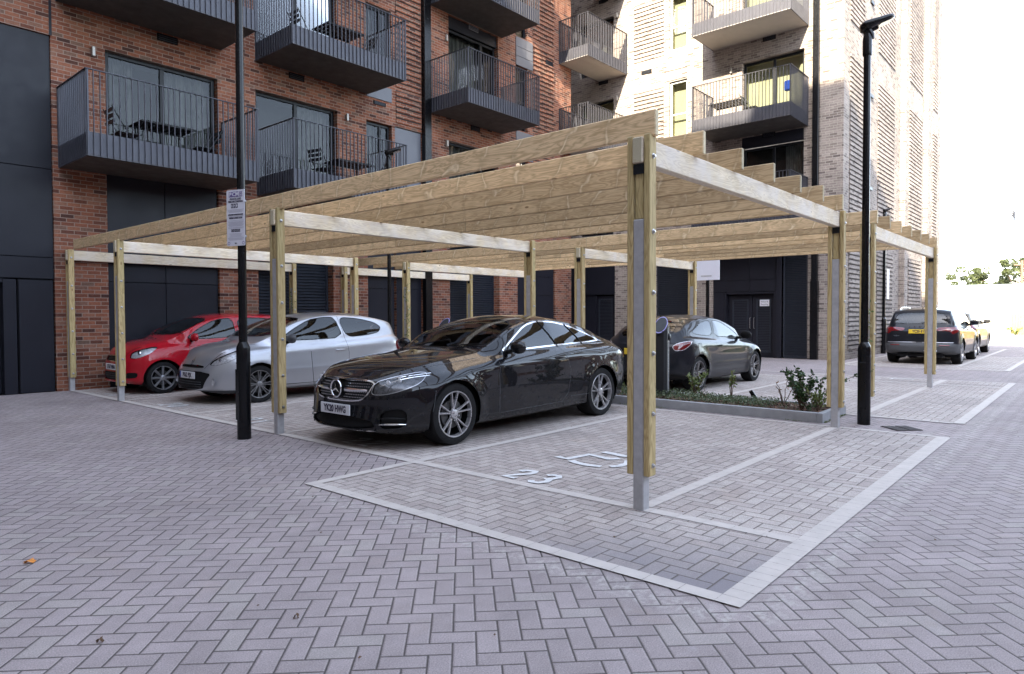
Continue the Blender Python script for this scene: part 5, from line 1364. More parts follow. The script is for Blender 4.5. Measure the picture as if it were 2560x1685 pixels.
    for spec in S['regions']:
        body, ins = body.cut(region(spec))
        if spec.get('border'):      # trim ring round the cut-out
            bd = spec['border']; rg = region(spec)
            ring, ins = ins.cut(lambda P_, A_: rg(P_, A_)+bd)
            for sd in ((-1, 1) if spec.get('split') else (0,)):
                fs = [f for f in ring.F if not sd or np.mean([ring.P[i, 1] for i in f])*sd > 0]
                PM(ring.P, ring.A, fs).build(spec.get('bname', 'window_trim'), M[spec.get('bmat', 'trim')], root, inset=-0.001)
        made[spec['name']] = ins
        if spec.get('split'):
            for sd in (-1, 1):
                half = PM(ins.P, ins.A, [f for f in ins.F if np.mean([ins.P[i, 1] for i in f])*sd > 0])
                o = half.build(spec['part'], M[spec['mat']], root, inset=spec.get('inset', .002))
                if o is not None and spec.get('inner'): half.build(spec.get('iname', 'reflector'), M[spec['inner']], o, inset=spec.get('idepth', .05))
        else:
            o = ins.build(spec['part'], M[spec['mat']], root, inset=spec.get('inset', .002))
            if o is not None and spec.get('inner'): ins.build(spec.get('iname', 'backing'), M[spec['inner']], o, inset=spec.get('idepth', .05))
    bo = body.build('body', S['paint'], root)
    bm_ = bpy.data.meshes['dummy'] if False else None
    # underbody tub and arch liners, keeps light out of the shell
    ub = MB(); ub.box(.12, L-.12, -hw*.60, hw*.60, .22, .30)
    for cx in (fx, rx):
        for sd in (-1, 1):
            n = 20; a0, a1 = hw*.60, hw*.97
            for i in range(n):
                t0, t1 = -.12*PI+1.24*PI*i/n, -.12*PI+1.24*PI*(i+1)/n
                p = lambda th, yy: (cx+(R-.004)*math.cos(th), sd*yy, wr_+(R-.004)*math.sin(th))
                ub.quad(p(t0, a0), p(t1, a0), p(t1, a1), p(t0, a1))
            ub.quad((cx-R, sd*a0, .14), (cx+R, sd*a0, .14), (cx+R, sd*a0, wr_+R), (cx-R, sd*a0, wr_+R))
    ub.build('underbody', M['black'], root, local=True, fix=False)
    # shut lines
    sl_ = MB()
    def ribbon(mb_, pts, wv, off=.0012, sides=(-1, 1)):
        for sd in sides:
            Q = []
            for i in range(len(pts)-1):
                (xa, za), (xb, zb_) = pts[i], pts[i+1]; n = max(2, int(math.hypot(xb-xa, zb_-za)/.03))
                for k_ in range(n+(i == len(pts)-2)): u = k_/n; x_, z_ = xa+(xb-xa)*u, za+(zb_-za)*u; Q.append((x_, z_, side_y(x_, z_, sd)+sd*off))
            for i in range(len(Q)-1):
                dx, dz = Q[i+1][0]-Q[i][0], Q[i+1][1]-Q[i][1]; l = math.hypot(dx, dz) or 1; nx, nz = -dz/l*wv/2, dx/l*wv/2
                a, b_ = Q[i], Q[i+1]
                ya1, ya2 = [side_y(a[0]+s2*nx, a[1]+s2*nz, sd, a[2])+sd*off for s2 in (1, -1)]; yb1, yb2 = [side_y(b_[0]+s2*nx, b_[1]+s2*nz, sd, b_[2])+sd*off for s2 in (1, -1)]
                mb_.quad((a[0]+nx, ya1, a[1]+nz), (b_[0]+nx, yb1, b_[1]+nz), (b_[0]-nx, yb2, b_[1]-nz), (a[0]-nx, ya2, a[1]-nz))
    for ln_ in S.get('lines', ()):
        for sd in (-1, 1): sl_ = MB(); ribbon(sl_, ln_, .006, sides=(sd,)); sl_.build('panel_gap', M[S.get('gapmat', 'trim')], bo, local=True, fix=False)
    sl_ = MB()
    if S.get('hoodline'):
        for sd in (-1, 1):
            sl_ = MB(); hl = S['hoodline']; Q = []
            for i in range(len(hl)-1):
                for k_ in range(8): u = k_/8; Q.append((hl[i][0]*(1-u)+hl[i+1][0]*u, sd*(hl[i][1]*(1-u)+hl[i+1][1]*u)))
            for i in range(len(Q)-1):
                a, b_ = Q[i], Q[i+1]; l = math.hypot(b_[0]-a[0], b_[1]-a[1]); nx, ny = -(b_[1]-a[1])/l*.003, (b_[0]-a[0])/l*.003
                c4 = [(a[0]+nx, a[1]+ny), (b_[0]+nx, b_[1]+ny), (b_[0]-nx, b_[1]-ny), (a[0]-nx, a[1]-ny)]
                sl_.quad(*[(q[0], q[1], top_z(*q)+.0015) for q in c4])
            sl_.build('panel_gap', M[S.get('gapmat', 'trim')], bo, local=True, fix=False)
    for (pts_, wv, mt, nm) in S.get('strips', ()):
        for sd in (-1, 1): mb = MB(); ribbon(mb, pts_, wv, .004, sides=(sd,)); mb.build(nm, M[mt] if isinstance(mt, str) else mt, root, local=True, fix=False)
    # door handles
    for (hx, hz_) in S.get('handles', ()):
        for sd in (-1, 1):
            mb = MB(); yy = side_y(hx, hz_, sd); n = 9; pts_ = [(hx-.10+.20*i/(n-1), yy+sd*(.004+.026*math.sin(PI*i/(n-1))**.5), hz_+.004*math.sin(PI*i/(n-1))) for i in range(n)]
            mb.tube(pts_, [.009+.004*math.sin(PI*i/(n-1)) for i in range(n)], 8); mb.build('door_handle', S.get('handlemat', S['paint']), root, local=True, smooth=50)
    # wheels
    ww = S.get('tw', .215)
    for cx in (fx, rx):
        for sd in (-1, 1):
            yy = sd*(hw-ww/2-S.get('wheel_in', .015)); wheel(root, cx, yy, wr_, ww, sd, S['wheel'], M[S.get('wmat', 'alloy')])
    # mirrors
    mx, mz = S['mirror']
    for sd in (-1, 1):
        yb_ = side_y(mx, mz-.03, sd); mb = MB(); N = 14; rings = []
        cx, cy, cz = mx-.01, yb_+sd*S.get('mirror_out', .17), mz+.03; a_, b2, c2 = .075, .115, .080
        for i in range(9):
            ph = PI*i/8; r_ = math.sin(ph)**.75
            rings.append([(cx+a_*r_*math.cos(2*PI*q/N)*(1.0 if math.cos(2*PI*q/N) < 0 else .35), cy+sd*b2*(-math.cos(ph)), cz+c2*r_*math.sin(2*PI*q/N)) for q in range(N)])
        for r_ in rings: mb.v += r_
        for i in range(8):
            for q in range(N): q2 = (q+1) % N; mb.f.append((i*N+q, i*N+q2, (i+1)*N+q2, (i+1)*N+q)); mb.mi.append(0)
        mo = mb.build('wing_mirror', S.get('mirrormat', S['paint']), root, local=True, smooth='full')
        mb = MB(); mb.tube([(mx-.01, yb_-sd*.01, mz-.035), (mx-.01, yb_+sd*.09, mz-.02)], [.032, .028], 10); mb.build('mirror_arm', M['trim'], mo, local=True, smooth='full')
    # cabin
    cz0 = S.get('floor', .30); sx = S['seat_x']
    for sd in (-1, 1):
        mb = MB(); yc = sd*.36
        mb.bbox(sx-.05, sx+.48, yc-.25, yc+.25, cz0, cz0+.25, .05)
        mb.prism([(sx+.38, cz0+.2), (sx+.52, cz0+.2), (sx+.72, cz0+.80), (sx+.62, cz0+.82)], yc-.24, yc+.24, 'y'); mb.prism([(sx+.64, cz0+.80), (sx+.72, cz0+.80), (sx+.76, S['head']), (sx+.67, S['head'])], yc-.12, yc+.12, 'y')
        mb.build('front_seat', M['interior'], root, local=True)
    mb = MB(); rb = S.get('rear_seat', sx+1.15)
    mb.bbox(rb-.35, rb+.1, -.58, .58, cz0, cz0+.28, .04); mb.prism([(rb, cz0+.2), (rb+.12, cz0+.2), (rb+.3, cz0+.66), (rb+.22, cz0+.68)], -.58, .58, 'y'); mb.build('rear_seat', M['interior'], root, local=True)
    dx = S['dash']; mb = MB(); mb.prism([(dx, cz0), (dx+.42, cz0), (dx+.42, S['dash_z']-.10), (dx+.32, S['dash_z']-.02), (dx, S['dash_z']-.03)], -hw*.74, hw*.74, 'y'); mb.build('dashboard', M['interior'], root, local=True)
    mb = MB(); wy = S.get('drv', .36)
    pts_ = [(dx+.55+.06*math.sin(2*PI*k_/24), wy+.18*math.cos(2*PI*k_/24), S['dash_z']-.02+.17*math.sin(2*PI*k_/24)) for k_ in range(25)]; mb.tube(pts_, .014, 6, cap=False); mb.tube([(dx+.35, wy, S['dash_z']-.14), (dx+.55, wy, S['dash_z']-.02)], .03, 8); mb.tube([(dx+.55, wy-.17, S['dash_z']-.02), (dx+.55, wy+.17, S['dash_z']-.02)], .022, 6); mb.build('steering_wheel', M['trim'], root, local=True, smooth='full')
    # plates
    def nplate(txt, y, z, rear, mat, ww_=.52, hh=.111, band=True, tilt=0.0, dx_=0.0):
        xf, _ = front_x(0, z, rear); s_ = 1 if rear else -1; 
        x1 = xf+s_*(.014+dx_)
        mb = MB(); mb.bbox(min(x1, x1-s_*.012), max(x1, x1-s_*.012), y-ww_/2, y+ww_/2, z-hh/2, z+hh/2, .002); po = mb.build('number_plate', M[mat], root, local=True)
        rt = (0, 1, 0) if rear else (0, -1, 0)
        text_obj(txt, .098, M['dark_text'], 'lettering', po, frame_mat((x1+s_*.0012, y+(.0), z-.002), rt, (0, 0, 1)), bold=.0042, xs=.80 if len(txt) > 7 else .9)
        if band:
            mb = MB(); yy = y+(-.235 if rear else .235)*(ww_/.52); mb.box(min(x1+s_*.0005, x1+s_*.0015), max(x1+s_*.0005, x1+s_*.0015), yy-.018, yy+.018, z-hh/2+.004, z+hh/2-.004); mb.build('plate_band', M['plate_blue'], po, local=True)
    for pl in S.get('plates', ()): nplate(*pl)
    S['_fx'] = front_x; S['_sy'] = side_y; S['_tz'] = top_z; S['_root'] = root; S['_body'] = bo
    return root

def wipers(S, x0, n=2):
    root, tz = S['_root'], S['_tz']; mb = MB()
    for k in range(n):
        y0 = .42-.62*k; pts = [(x0+.02+.13*u, y0-.50*u+.0, 0) for u in [i/8 for i in range(9)]]
        mb.tube([(p[0], p[1], tz(p[0], p[1])+.018) for p in pts], .007, 5)
    mb.build('wiper', M['trim'], root, local=True, smooth='full')

# ---- black coupe, nearest the camera
blk = paint('black_car_paint', (.004, .004, .006), 0, .18)
MC = dict(gapmat='plastic', L=4.83, W=1.86, fo=.92, wb=2.84, wr=.338, tw=.245, paint=blk, rf=.80, rr=.80, nf=2.5, nr=2.6, tumble=.52, cab_w=.895, hood_w=.86, railf=.84, crown=2.4, zm=.58, archgap=.036, flare=.022,  # grey gap ribbons paint the thin highlight along the black panel edges
  top=[(0, .735), (.06, .765), (.35, .86), (.8, .935), (1.25, .985), (1.50, 1.015), (1.62, 1.075), (2.25, 1.345), (2.55, 1.405), (2.85, 1.415), (3.3, 1.37), (3.75, 1.245), (4.15, 1.095), (4.35, 1.045), (4.7, .99), (4.83, .94)],
  belt=[(0, .63), (.3, .735), (.8, .83), (1.4, .905), (1.7, .945), (2.5, .975), (3.3, 1.01), (4.0, 1.01), (4.5, .95), (4.83, .84)],
  bot=[(0, .22), (.35, .17), (1.5, .165), (3.5, .175), (4.4, .22), (4.83, .30)],
  nose=[(.1, .10), (.22, .0), (.35, .03), (.50, .05), (.62, .05), (.72, .09), (.80, .15), (1.4, .2)], tail=[(.2, .14), (.4, .04), (.6, .0), (.8, .03), (.95, .07), (1.4, .2)], noselen=.8, taillen=.8,
  creases=[(1.2, .80, 4.4, .86, .035, .010), (1.2, .30, 3.4, .36, .05, .012)], cabtaper=(2.8, 4.4, .16),
  regions=[
   dict(name='glass_r', part='rear_window', proj='top', glass=1, poly=[(3.42, 0), (3.46, .50), (4.12, .56), (4.20, 0), (4.12, -.56), (3.46, -.5)], mat='carglass', sm=1, border=.012),
   dict(name='glass_f', part='windscreen', proj='top', glass=1, poly=[(1.50, 0), (1.56, .45), (1.70, .72), (2.30, .575), (2.27, 0), (2.30, -.575), (1.70, -.72), (1.56, -.45)], mat='screenglass', sm=1, border=.012),
   dict(name='roof_g', part='glass_roof', proj='top', glass=1, poly=[(2.34, 0), (2.36, .55), (3.30, .50), (3.36, 0), (3.30, -.5), (2.36, -.55)], mat='glassroof', inset=0, sm=1),
   dict(name='glass_s', part='side_window', proj='side', glass=1, split=1, sm=1, poly=[(1.74, .965), (2.02, 1.12), (2.36, 1.285), (2.62, 1.335), (2.95, 1.325), (3.30, 1.265), (3.62, 1.165), (3.90, 1.055), (3.80, 1.035), (3.0, 1.015), (2.2, .985)], mat='carglass', border=.016, bmat='chrome', bname='window_trim'),
   dict(name='hl', part='headlight', proj='corner', split=1, sm=1, poly=[(.60, .585), (.66, .715), (.95, .77), (1.30, .815), (1.44, .80), (1.34, .70), (1.05, .625), (.80, .585)], mat='lens', border=.007, bmat='alloy', bname='headlight_surround', inner='lampdark', idepth=.03),
   dict(name='tl', part='tail_light', proj='rcorner', split=1, sm=1, poly=[(.50, .74), (.5, .86), (1.0, .90), (1.38, .88), (1.30, .78), (.9, .73)], mat='redlens', inset=-.001),
   dict(name='gr', part='grille', proj='front', sm=2, poly=[(-.5, .745), (.5, .745), (.475, .60), (.36, .50), (-.36, .50), (-.475, .60)], mat='trim', inset=.03, border=.014, bmat='chrome', bname='grille_surround'),
   dict(name='low', part='lower_intake', proj='front', sm=1, poly=[(-.60, .225), (-.50, .355), (.50, .355), (.60, .225)], mat='trim', inset=.03, border=.008, bmat='chromedark', bname='intake_edge'),
   dict(name='sidein', part='side_intake', proj='corner', split=1, sm=1, poly=[(.72, .235), (.76, .43), (1.05, .46), (1.16, .40), (1.12, .245)], mat='trim', inset=.035, border=.008, bmat='chromedark', bname='intake_edge'),
  ],
  lines=[[(1.66, .93), (1.62, .70), (1.64, .27), (2.85, .29), (2.98, .40), (3.02, .70), (2.92, .93), (2.84, 1.02)], [(3.45, .345), (3.03, .345)], [(.58, .40), (.62, .62)]],
  hoodline=[(.06, .50), (.10, .62), (.45, .72), (1.0, .76), (1.45, .78)],
  handles=[(2.80, .865)], wheel='twin5', wmat='gunmetal', mirror=(1.86, 1.00), mirror_out=.20, seat_x=2.0, head=1.20, dash=1.35, dash_z=.97, drv=.36, rear_seat=3.0,
  plates=[('YK20 HWG', .0, .415, False, 'plate_w', .52, .111, False, 0, .012)])
coupe = make_car(MC, (-.02, 3.74, 0), 0, 'parked_car', 'glossy black two-door coupe parked under the nearer pergola, nose to the drive')
def front_bits(S):
    root, fx = S['_root'], S['_fx']
    return root, fx
root, fxx = front_bits(MC)
# grille bar, studs and round emblem
for (a, b_) in ((-.445, -.13), (.13, .445)):
    mb = MB(); n = 8
    for i in range(n):
        y0, y1 = a+(b_-a)*i/n, a+(b_-a)*(i+1)/n; x0, x1 = fxx(y0, .63)[0], fxx(y1, .63)[0]
        hh = lambda y: .011+.010*(1-abs(abs(y)-.13)/.315)
        mb.quad((x0-.004, y0, .628-hh(y0)), (x1-.004, y1, .628-hh(y1)), (x1-.012, y1, .628+hh(y1)*.2), (x0-.012, y0, .628+hh(y0)*.2)); mb.quad((x0-.012, y0, .628+hh(y0)*.2), (x1-.012, y1, .628+hh(y1)*.2), (x1-.004, y1, .628+hh(y1)), (x0-.004, y0, .628+hh(y0)))
    mb.build('grille_bar', M['chrome'], root, local=True, fix=False)
mb = MB()
for i in range(-18, 19):
    for j in range(8):
        y, z = i*.0245+(.012 if j % 2 else 0), .52+j*.0285
        if abs(y) > .455-(.62-z)*(.9 if z < .62 else 0) or (y*y+(z-.63)**2) < .10**2 or abs(z-.628) < .018: continue
        x = fxx(y, z)[0]+.022; mb.box(x-.005, x+.004, y-.006, y+.006, z-.0045, z+.0045)
mb.build('grille_studs', M['chrome'], root, local=True)
x0 = fxx(0, .63)[0]-.02; mb = MB(); mb.lathe([(.098, .0), (.100, -.010), (.092, -.018), (.082, -.010), (.080, .0)], 40, (x0+.01, 0, .63), 'x'); mb.build('emblem_ring', M['chrome'], root, local=True, smooth='full')
mb = MB(); mb.lathe([(.082, 0), (0, 0)], 30, (x0+.006, 0, .63), 'x'); em = mb.build('emblem_disc', M['trim'], root, local=True)
mb = MB()
for k in range(3):
    a = PI/2+k*2*PI/3; tip = (x0-.006, .084*math.cos(a), .63+.084*math.sin(a)); c_ = (x0-.016, 0, .63)
    for s_ in (-1, 1):
        b2 = a+s_*PI/3; bp = (x0-.004, .017*math.cos(b2), .63+.017*math.sin(b2)); mb.poly([c_, tip, bp])
mb.build('emblem_star', M['chrome'], em, local=True, fix=False)
x_ = .20; mb = MB(); mb.lathe([(.020, .004), (.020, .007), (0, .008)], 20, (x_, 0, MC['_tz'](x_, 0)-.002), 'z'); mb.build('bonnet_badge', M['chrome'], root, local=True, smooth=30)
# headlight internals and intake blades
for sd in (-1, 1):
    mb = MB()
    for (y, z, r_) in ((.60, .70, .032), (.68, .725, .028)):
        x = fxx(sd*y, z)[0]+.03; mb.lathe([(r_, 0), (r_*1.05, -.012), (r_*.8, -.018), (0, -.026)], 18, (x, sd*y, z), 'x')
    mb.build('projector_lamp', M['lampinner'], root, local=True, smooth=40)
    mb = MB(); P_ = []
    for i in range(14):
        u = i/13; y, z = sd*(.55+.28*u), .665+.105*u+.02*math.sin(u*3); x = fxx(y, z)[0]+.012; P_.append((x, y, z))
    mb.tube(P_, .006, 6); P_ = []
    for i in range(10): u = i/9; y, z = sd*(.60+.21*u), .745+.05*u; P_.append((fxx(y, z)[0]+.012, y, z))
    mb.tube(P_, .005, 6); mb.build('light_guide', M['chrome'], root, local=True, smooth=50)
    for z, m_ in ((.285, 'chrome'), (.345, 'trim')):
        P_ = [];
        for i in range(9): y = sd*(.60+.20*i/8); P_.append((fxx(y, z)[0]-.004, y, z+.006*math.sin(i/8*PI)))
        mb = MB(); mb.tube(P_, [.004+.007*math.sin(PI*i/8) for i in range(9)], 7); mb.build('intake_blade', M[m_], root, local=True, smooth=50)
P_ = [(fxx(y, .205)[0]-.003, y, .205+.03*(abs(y)/.7)**3) for y in [-.70+1.4*i/24 for i in range(25)]]
mb = MB(); mb.tube(P_, .008, 6); mb.build('splitter', M['chrome'], root, local=True, smooth=50)
# pillar splits of the side glass
for sd in (-1, 1):
    for (xa, za, xb, zb_) in ((2.64, 1.335, 2.86, 1.00), (3.20, 1.285, 3.44, 1.02)):
        mb = MB(); Q = [(xa+(xb-xa)*u, za+(zb_-za)*u) for u in [i/8 for i in range(9)]]
        mb.tube([(q[0], MC['_sy'](q[0], q[1], sd)+sd*.002, q[1]) for q in Q], .008, 6); mb.build('window_divider', M['trim'], root, local=True, smooth=50)
wipers(MC, 1.50)
mb = MB(); mb.quad((1.62, .30, MC['_tz'](1.62, .3)-.05), (1.72, .30, MC['_tz'](1.72, .3)-.06), (1.72, .42, MC['_tz'](1.72, .42)-.06), (1.62, .42, MC['_tz'](1.62, .42)-.05)); mb.build('dashboard_paper', M['white'], root, local=True)

# ---- silver three-door hatchback
slv = paint('silver_car_paint', (.40, .405, .43), .75, .30)
CL = dict(L=4.03, W=1.70, fo=.81, wb=2.575, wr=.305, tw=.195, paint=slv, rf=.80, rr=.60, nf=2.9, nr=2.7, tumble=.30, cab_w=.93, hood_w=.84, railf=.86, crown=2.3, zm=.52, archgap=.045, flare=.02,
  top=[(0, .70), (.05, .775), (.25, .88), (.60, .965), (.85, 1.0), (.98, 1.06), (1.65, 1.375), (2.0, 1.455), (2.4, 1.485), (2.9, 1.465), (3.35, 1.39), (3.62, 1.30), (3.82, 1.10), (3.96, .95), (4.03, .80)],
  belt=[(0, .60), (.3, .80), (.8, .90), (1.5, .935), (2.5, .975), (3.2, 1.02), (3.6, 1.05), (4.03, .90)],
  bot=[(0, .24), (.35, .18), (1.5, .18), (3.4, .20), (4.03, .30)],
  nose=[(.1, .08), (.22, .0), (.40, .01), (.55, .05), (.65, .10), (.8, .16), (1.5, .2)], tail=[(.2, .10), (.4, .0), (.65, .0), (.8, .03), (1.1, .06), (1.5, .1)], cabtaper=(2.4, 3.9, .12),
  creases=[(1.1, .50, 3.0, .53, .03, .008), (.9, .80, 3.7, .90, .05, .006)],
  regions=[
   dict(name='f', part='windscreen', proj='top', glass=1, poly=[(.96, 0), (1.02, .45), (1.20, .68), (1.74, .60), (1.70, 0), (1.74, -.6), (1.2, -.68), (1.02, -.45)], mat='screenglass', sm=1, border=.012),
   dict(name='r', part='rear_window', proj='top', glass=1, poly=[(3.55, 0), (3.57, .52), (3.80, .56), (3.82, 0), (3.80, -.56), (3.57, -.52)], mat='carglass', sm=1),
   dict(name='s1', part='side_window', proj='side', glass=1, split=1, sm=1, poly=[(1.16, 1.00), (1.44, 1.17), (1.80, 1.345), (2.10, 1.39), (2.34, 1.39), (2.46, 1.01), (1.6, .985)], mat='carglass', border=.014),
   dict(name='s2', part='rear_quarter_window', proj='side', glass=1, split=1, sm=2, poly=[(2.40, 1.39), (2.85, 1.365), (3.22, 1.29), (3.36, 1.20), (3.28, 1.09), (3.0, 1.045), (2.52, 1.015)], mat='carglass', border=.012),
   dict(name='hl', part='headlight', proj='corner', split=1, sm=1, poly=[(.62, .63), (.70, .70), (.95, .79), (1.25, .875), (1.38, .875), (1.30, .77), (1.08, .675), (.82, .625)], mat='lens', border=.004, bmat='trim', bname='headlight_surround', inner='lampinner', idepth=.02),
   dict(name='tl', part='tail_light', proj='rcorner', split=1, sm=1, poly=[(.66, .72), (.70, .95), (.95, .98), (1.25, .90), (1.20, .76), (.9, .70)], mat='redlens', inset=-.001),
   dict(name='g1', part='upper_grille', proj='front', sm=1, poly=[(-.36, .625), (.36, .625), (.41, .58), (-.41, .58)], mat='trim', inset=.03),
   dict(name='g2', part='lower_grille', proj='front', sm=1, poly=[(-.44, .24), (-.50, .38), (-.60, .53), (.60, .53), (.50, .38), (.44, .24)], mat='trim', inset=.02),
   dict(name='bl', part='bumper_lip', proj='front', sm=0, poly=[(-.80, .10), (-.80, .235), (.80, .235), (.80, .10)], mat='plastic', inset=-.004),
  ],
  lines=[[(1.24, .90), (1.22, .62), (1.26, .27), (2.32, .26), (2.52, .42), (2.54, .75), (2.50, .96), (2.40, 1.40)]], hoodline=[(.10, .42), (.35, .60), (.9, .66)],
  strips=[([(1.30, .435), (2.48, .46)], .05, slv, 'door_moulding'), ([(1.15, .235), (2.75, .235)], .06, 'plastic', 'sill_trim')],
  handles=[(2.36, .80)], wheel='many', wmat='alloy_dark', mirror=(1.34, 1.00), mirrormat=M['plastic'], seat_x=1.45, head=1.28, dash=.85, dash_z=.96, rear_seat=2.5,
  plates=[('PK62 PJX', .0, .465, False, 'plate_w', .52, .111, True, 0, .0)])
clio = make_car(CL, (.60, 8.70, 0), 0, 'parked_car', 'silver three-door hatchback parked under the nearer pergola beyond the black coupe')
root, fxx = front_bits(CL); wipers(CL, .97)
mb = MB(); x_, z_ = .125, .70
zt = CL['_tz']
for s_ in (-1, 1):
    q = [(.07, 0), (.115, s_*.038), (.16, 0), (.115, s_*.020)]
    mb.poly([(a, b_, zt(a, b_)+.008) for a, b_ in q])
mb.build('diamond_badge', M['chrome'], root, local=True, fix=False)
for sd in (-1, 1):
    x, nn = fxx(sd*.62, .36); mb = MB(); mb.lathe([(.07, -.004), (.055, -.012), (.048, .012)], 22, (x, sd*.62, .36), 'x'); mb.build('fog_light_bezel', slv, root, local=True, smooth=50)
    mb = MB(); mb.lathe([(.048, -.006), (.03, -.012), (0, -.014)], 18, (x, sd*.62, .36), 'x'); mb.build('fog_light', M['lampinner'], root, local=True, smooth=50)
    x = fxx(sd*.60, .68)[0]; mb = MB(); mb.lathe([(.05, .02), (.045, .0), (0, -.01)], 18, (x+.035, sd*.58, .675), 'x'); mb.build('headlamp_bulb', M['chrome'], root, local=True, smooth=50)
mb = MB()
for k in range(4): 
    z = .25+k*.038
    P_ = [(fxx(y, z)[0]+.008, y, z) for y in [-.40+.8*i/12 for i in range(13)]]; mb.tube(P_, .006, 5)
mb.build('grille_slats', M['plastic'], root, local=True, smooth=50)

# ---- small red hatchback
rdp = paint('red_car_paint', (.36, .005, .014), 0, .25)
CI = dict(L=3.56, W=1.64, fo=.60, wb=2.42, wr=.29, tw=.185, paint=rdp, rf=.60, rr=.5, nf=3.0, nr=3.0, tumble=.28, cab_w=.93, hood_w=.84, railf=.87, crown=2.3, zm=.52, archgap=.045, flare=.018,
  top=[(0, .74), (.04, .80), (.20, .89), (.50, .965), (.72, 1.0), (.84, 1.05), (1.45, 1.36), (1.8, 1.445), (2.2, 1.475), (2.8, 1.46), (3.2, 1.41), (3.36, 1.30), (3.47, 1.05), (3.53, .90), (3.56, .78)],
  belt=[(0, .63), (.3, .81), (.7, .89), (1.5, .93), (2.5, .98), (3.2, 1.03), (3.56, .88)],
  bot=[(0, .22), (.3, .18), (1.2, .18), (3.0, .20), (3.56, .28)],
  nose=[(.1, .06), (.2, .0), (.40, .01), (.6, .03), (.72, .07), (.85, .12), (1.5, .15)], tail=[(.2, .08), (.4, .0), (.8, .0), (1.1, .03), (1.5, .06)], cabtaper=(2.2, 3.5, .10),
  creases=[(.9, .74, 3.2, .82, .04, .008)],
  regions=[
   dict(name='f', part='windscreen', proj='top', glass=1, poly=[(.84, 0), (.90, .42), (1.06, .66), (1.55, .58), (1.51, 0), (1.55, -.58), (1.06, -.66), (.90, -.42)], mat='screenglass', sm=1, border=.012),
   dict(name='s1', part='side_window', proj='side', glass=1, split=1, sm=1, poly=[(1.00, .985), (1.30, 1.19), (1.62, 1.345), (1.98, 1.385), (2.02, 1.00), (1.4, .97)], mat='carglass', border=.014),
   dict(name='s2', part='rear_side_window', proj='side', glass=1, split=1, sm=1, poly=[(2.06, 1.385), (2.7, 1.37), (3.02, 1.31), (3.08, 1.13), (2.5, 1.03), (2.09, 1.01)], mat='carglass', border=.014),
   dict(name='r', part='rear_window', proj='top', glass=1, poly=[(3.27, 0), (3.28, .50), (3.44, .54), (3.45, 0), (3.44, -.54), (3.28, -.5)], mat='carglass', sm=1),
   dict(name='hl', part='headlight', proj='corner', split=1, sm=1, poly=[(.66, .66), (.68, .755), (.90, .81), (1.16, .86), (1.28, .85), (1.20, .75), (.98, .67), (.80, .645)], mat='lens', border=.004, bmat='trim', bname='headlight_surround', inner='lampinner', idepth=.02),
   dict(name='tl', part='tail_light', proj='rcorner', split=1, sm=1, poly=[(.62, .70), (.64, 1.0), (.85, 1.02), (1.0, .9), (.9, .7)], mat='redlens', inset=-.001),
   dict(name='g1', part='grille', proj='front', sm=1, poly=[(-.38, .70), (.38, .70), (.44, .66), (.40, .59), (-.40, .59), (-.44, .66)], mat='trim', inset=.02, border=.010, bmat='chrome', bname='grille_surround'),
   dict(name='g2', part='lower_grille', proj='front', sm=1, poly=[(-.44, .26), (-.46, .40), (.46, .40), (.44, .26)], mat='trim', inset=.02),
   dict(name='g3', part='fog_recess', proj='corner', split=1, sm=1, poly=[(.58, .29), (.58, .40), (.92, .40), (.90, .31)], mat='trim', inset=.01),
  ],
  lines=[[(1.10, .92), (1.04, .62), (1.08, .27), (2.02, .26), (2.06, .60), (2.04, .95), (2.04, 1.39)], [(2.06, .26), (2.55, .26)]], hoodline=[(.08, .40), (.3, .58), (.8, .64)],
  handles=[(1.92, .83)], wheel='eight', mirror=(1.14, .985), seat_x=1.25, head=1.27, dash=.72, dash_z=.95, rear_seat=2.25,
  plates=[('ET67 NNA', .0, .49, False, 'plate_w', .52, .111, False, 0, .0)])
citi = make_car(CI, (.36, 11.27, 0), 0, 'parked_car', 'small red hatchback parked nearest the brick wall under the nearer pergola')
root, fxx = front_bits(CI); wipers(CI, .85)
mb = MB()
for k in range(3):
    z = .29+k*.037; P_ = [(fxx(y, z)[0]+.008, y, z) for y in [-.42+.84*i/12 for i in range(13)]]; mb.tube(P_, .005, 5)
mb.build('grille_slats', M['plastic'], root, local=True)
mb = MB(); mb.lathe([(.036, .004), (.036, .009), (0, .011)], 20, (.10, 0, CI['_tz'](.10, 0)), 'z'); mb.build('bonnet_badge', M['chrome'], root, local=True, smooth=30)
for sd in (-1, 1):
    x = fxx(sd*.62, .72)[0]; mb = MB(); mb.lathe([(.06, .02), (.055, .0), (.02, -.012), (0, -.012)], 18, (x+.045, sd*.61, .725), 'x'); mb.build('headlamp_bulb', M['chrome'], root, local=True, smooth=50)

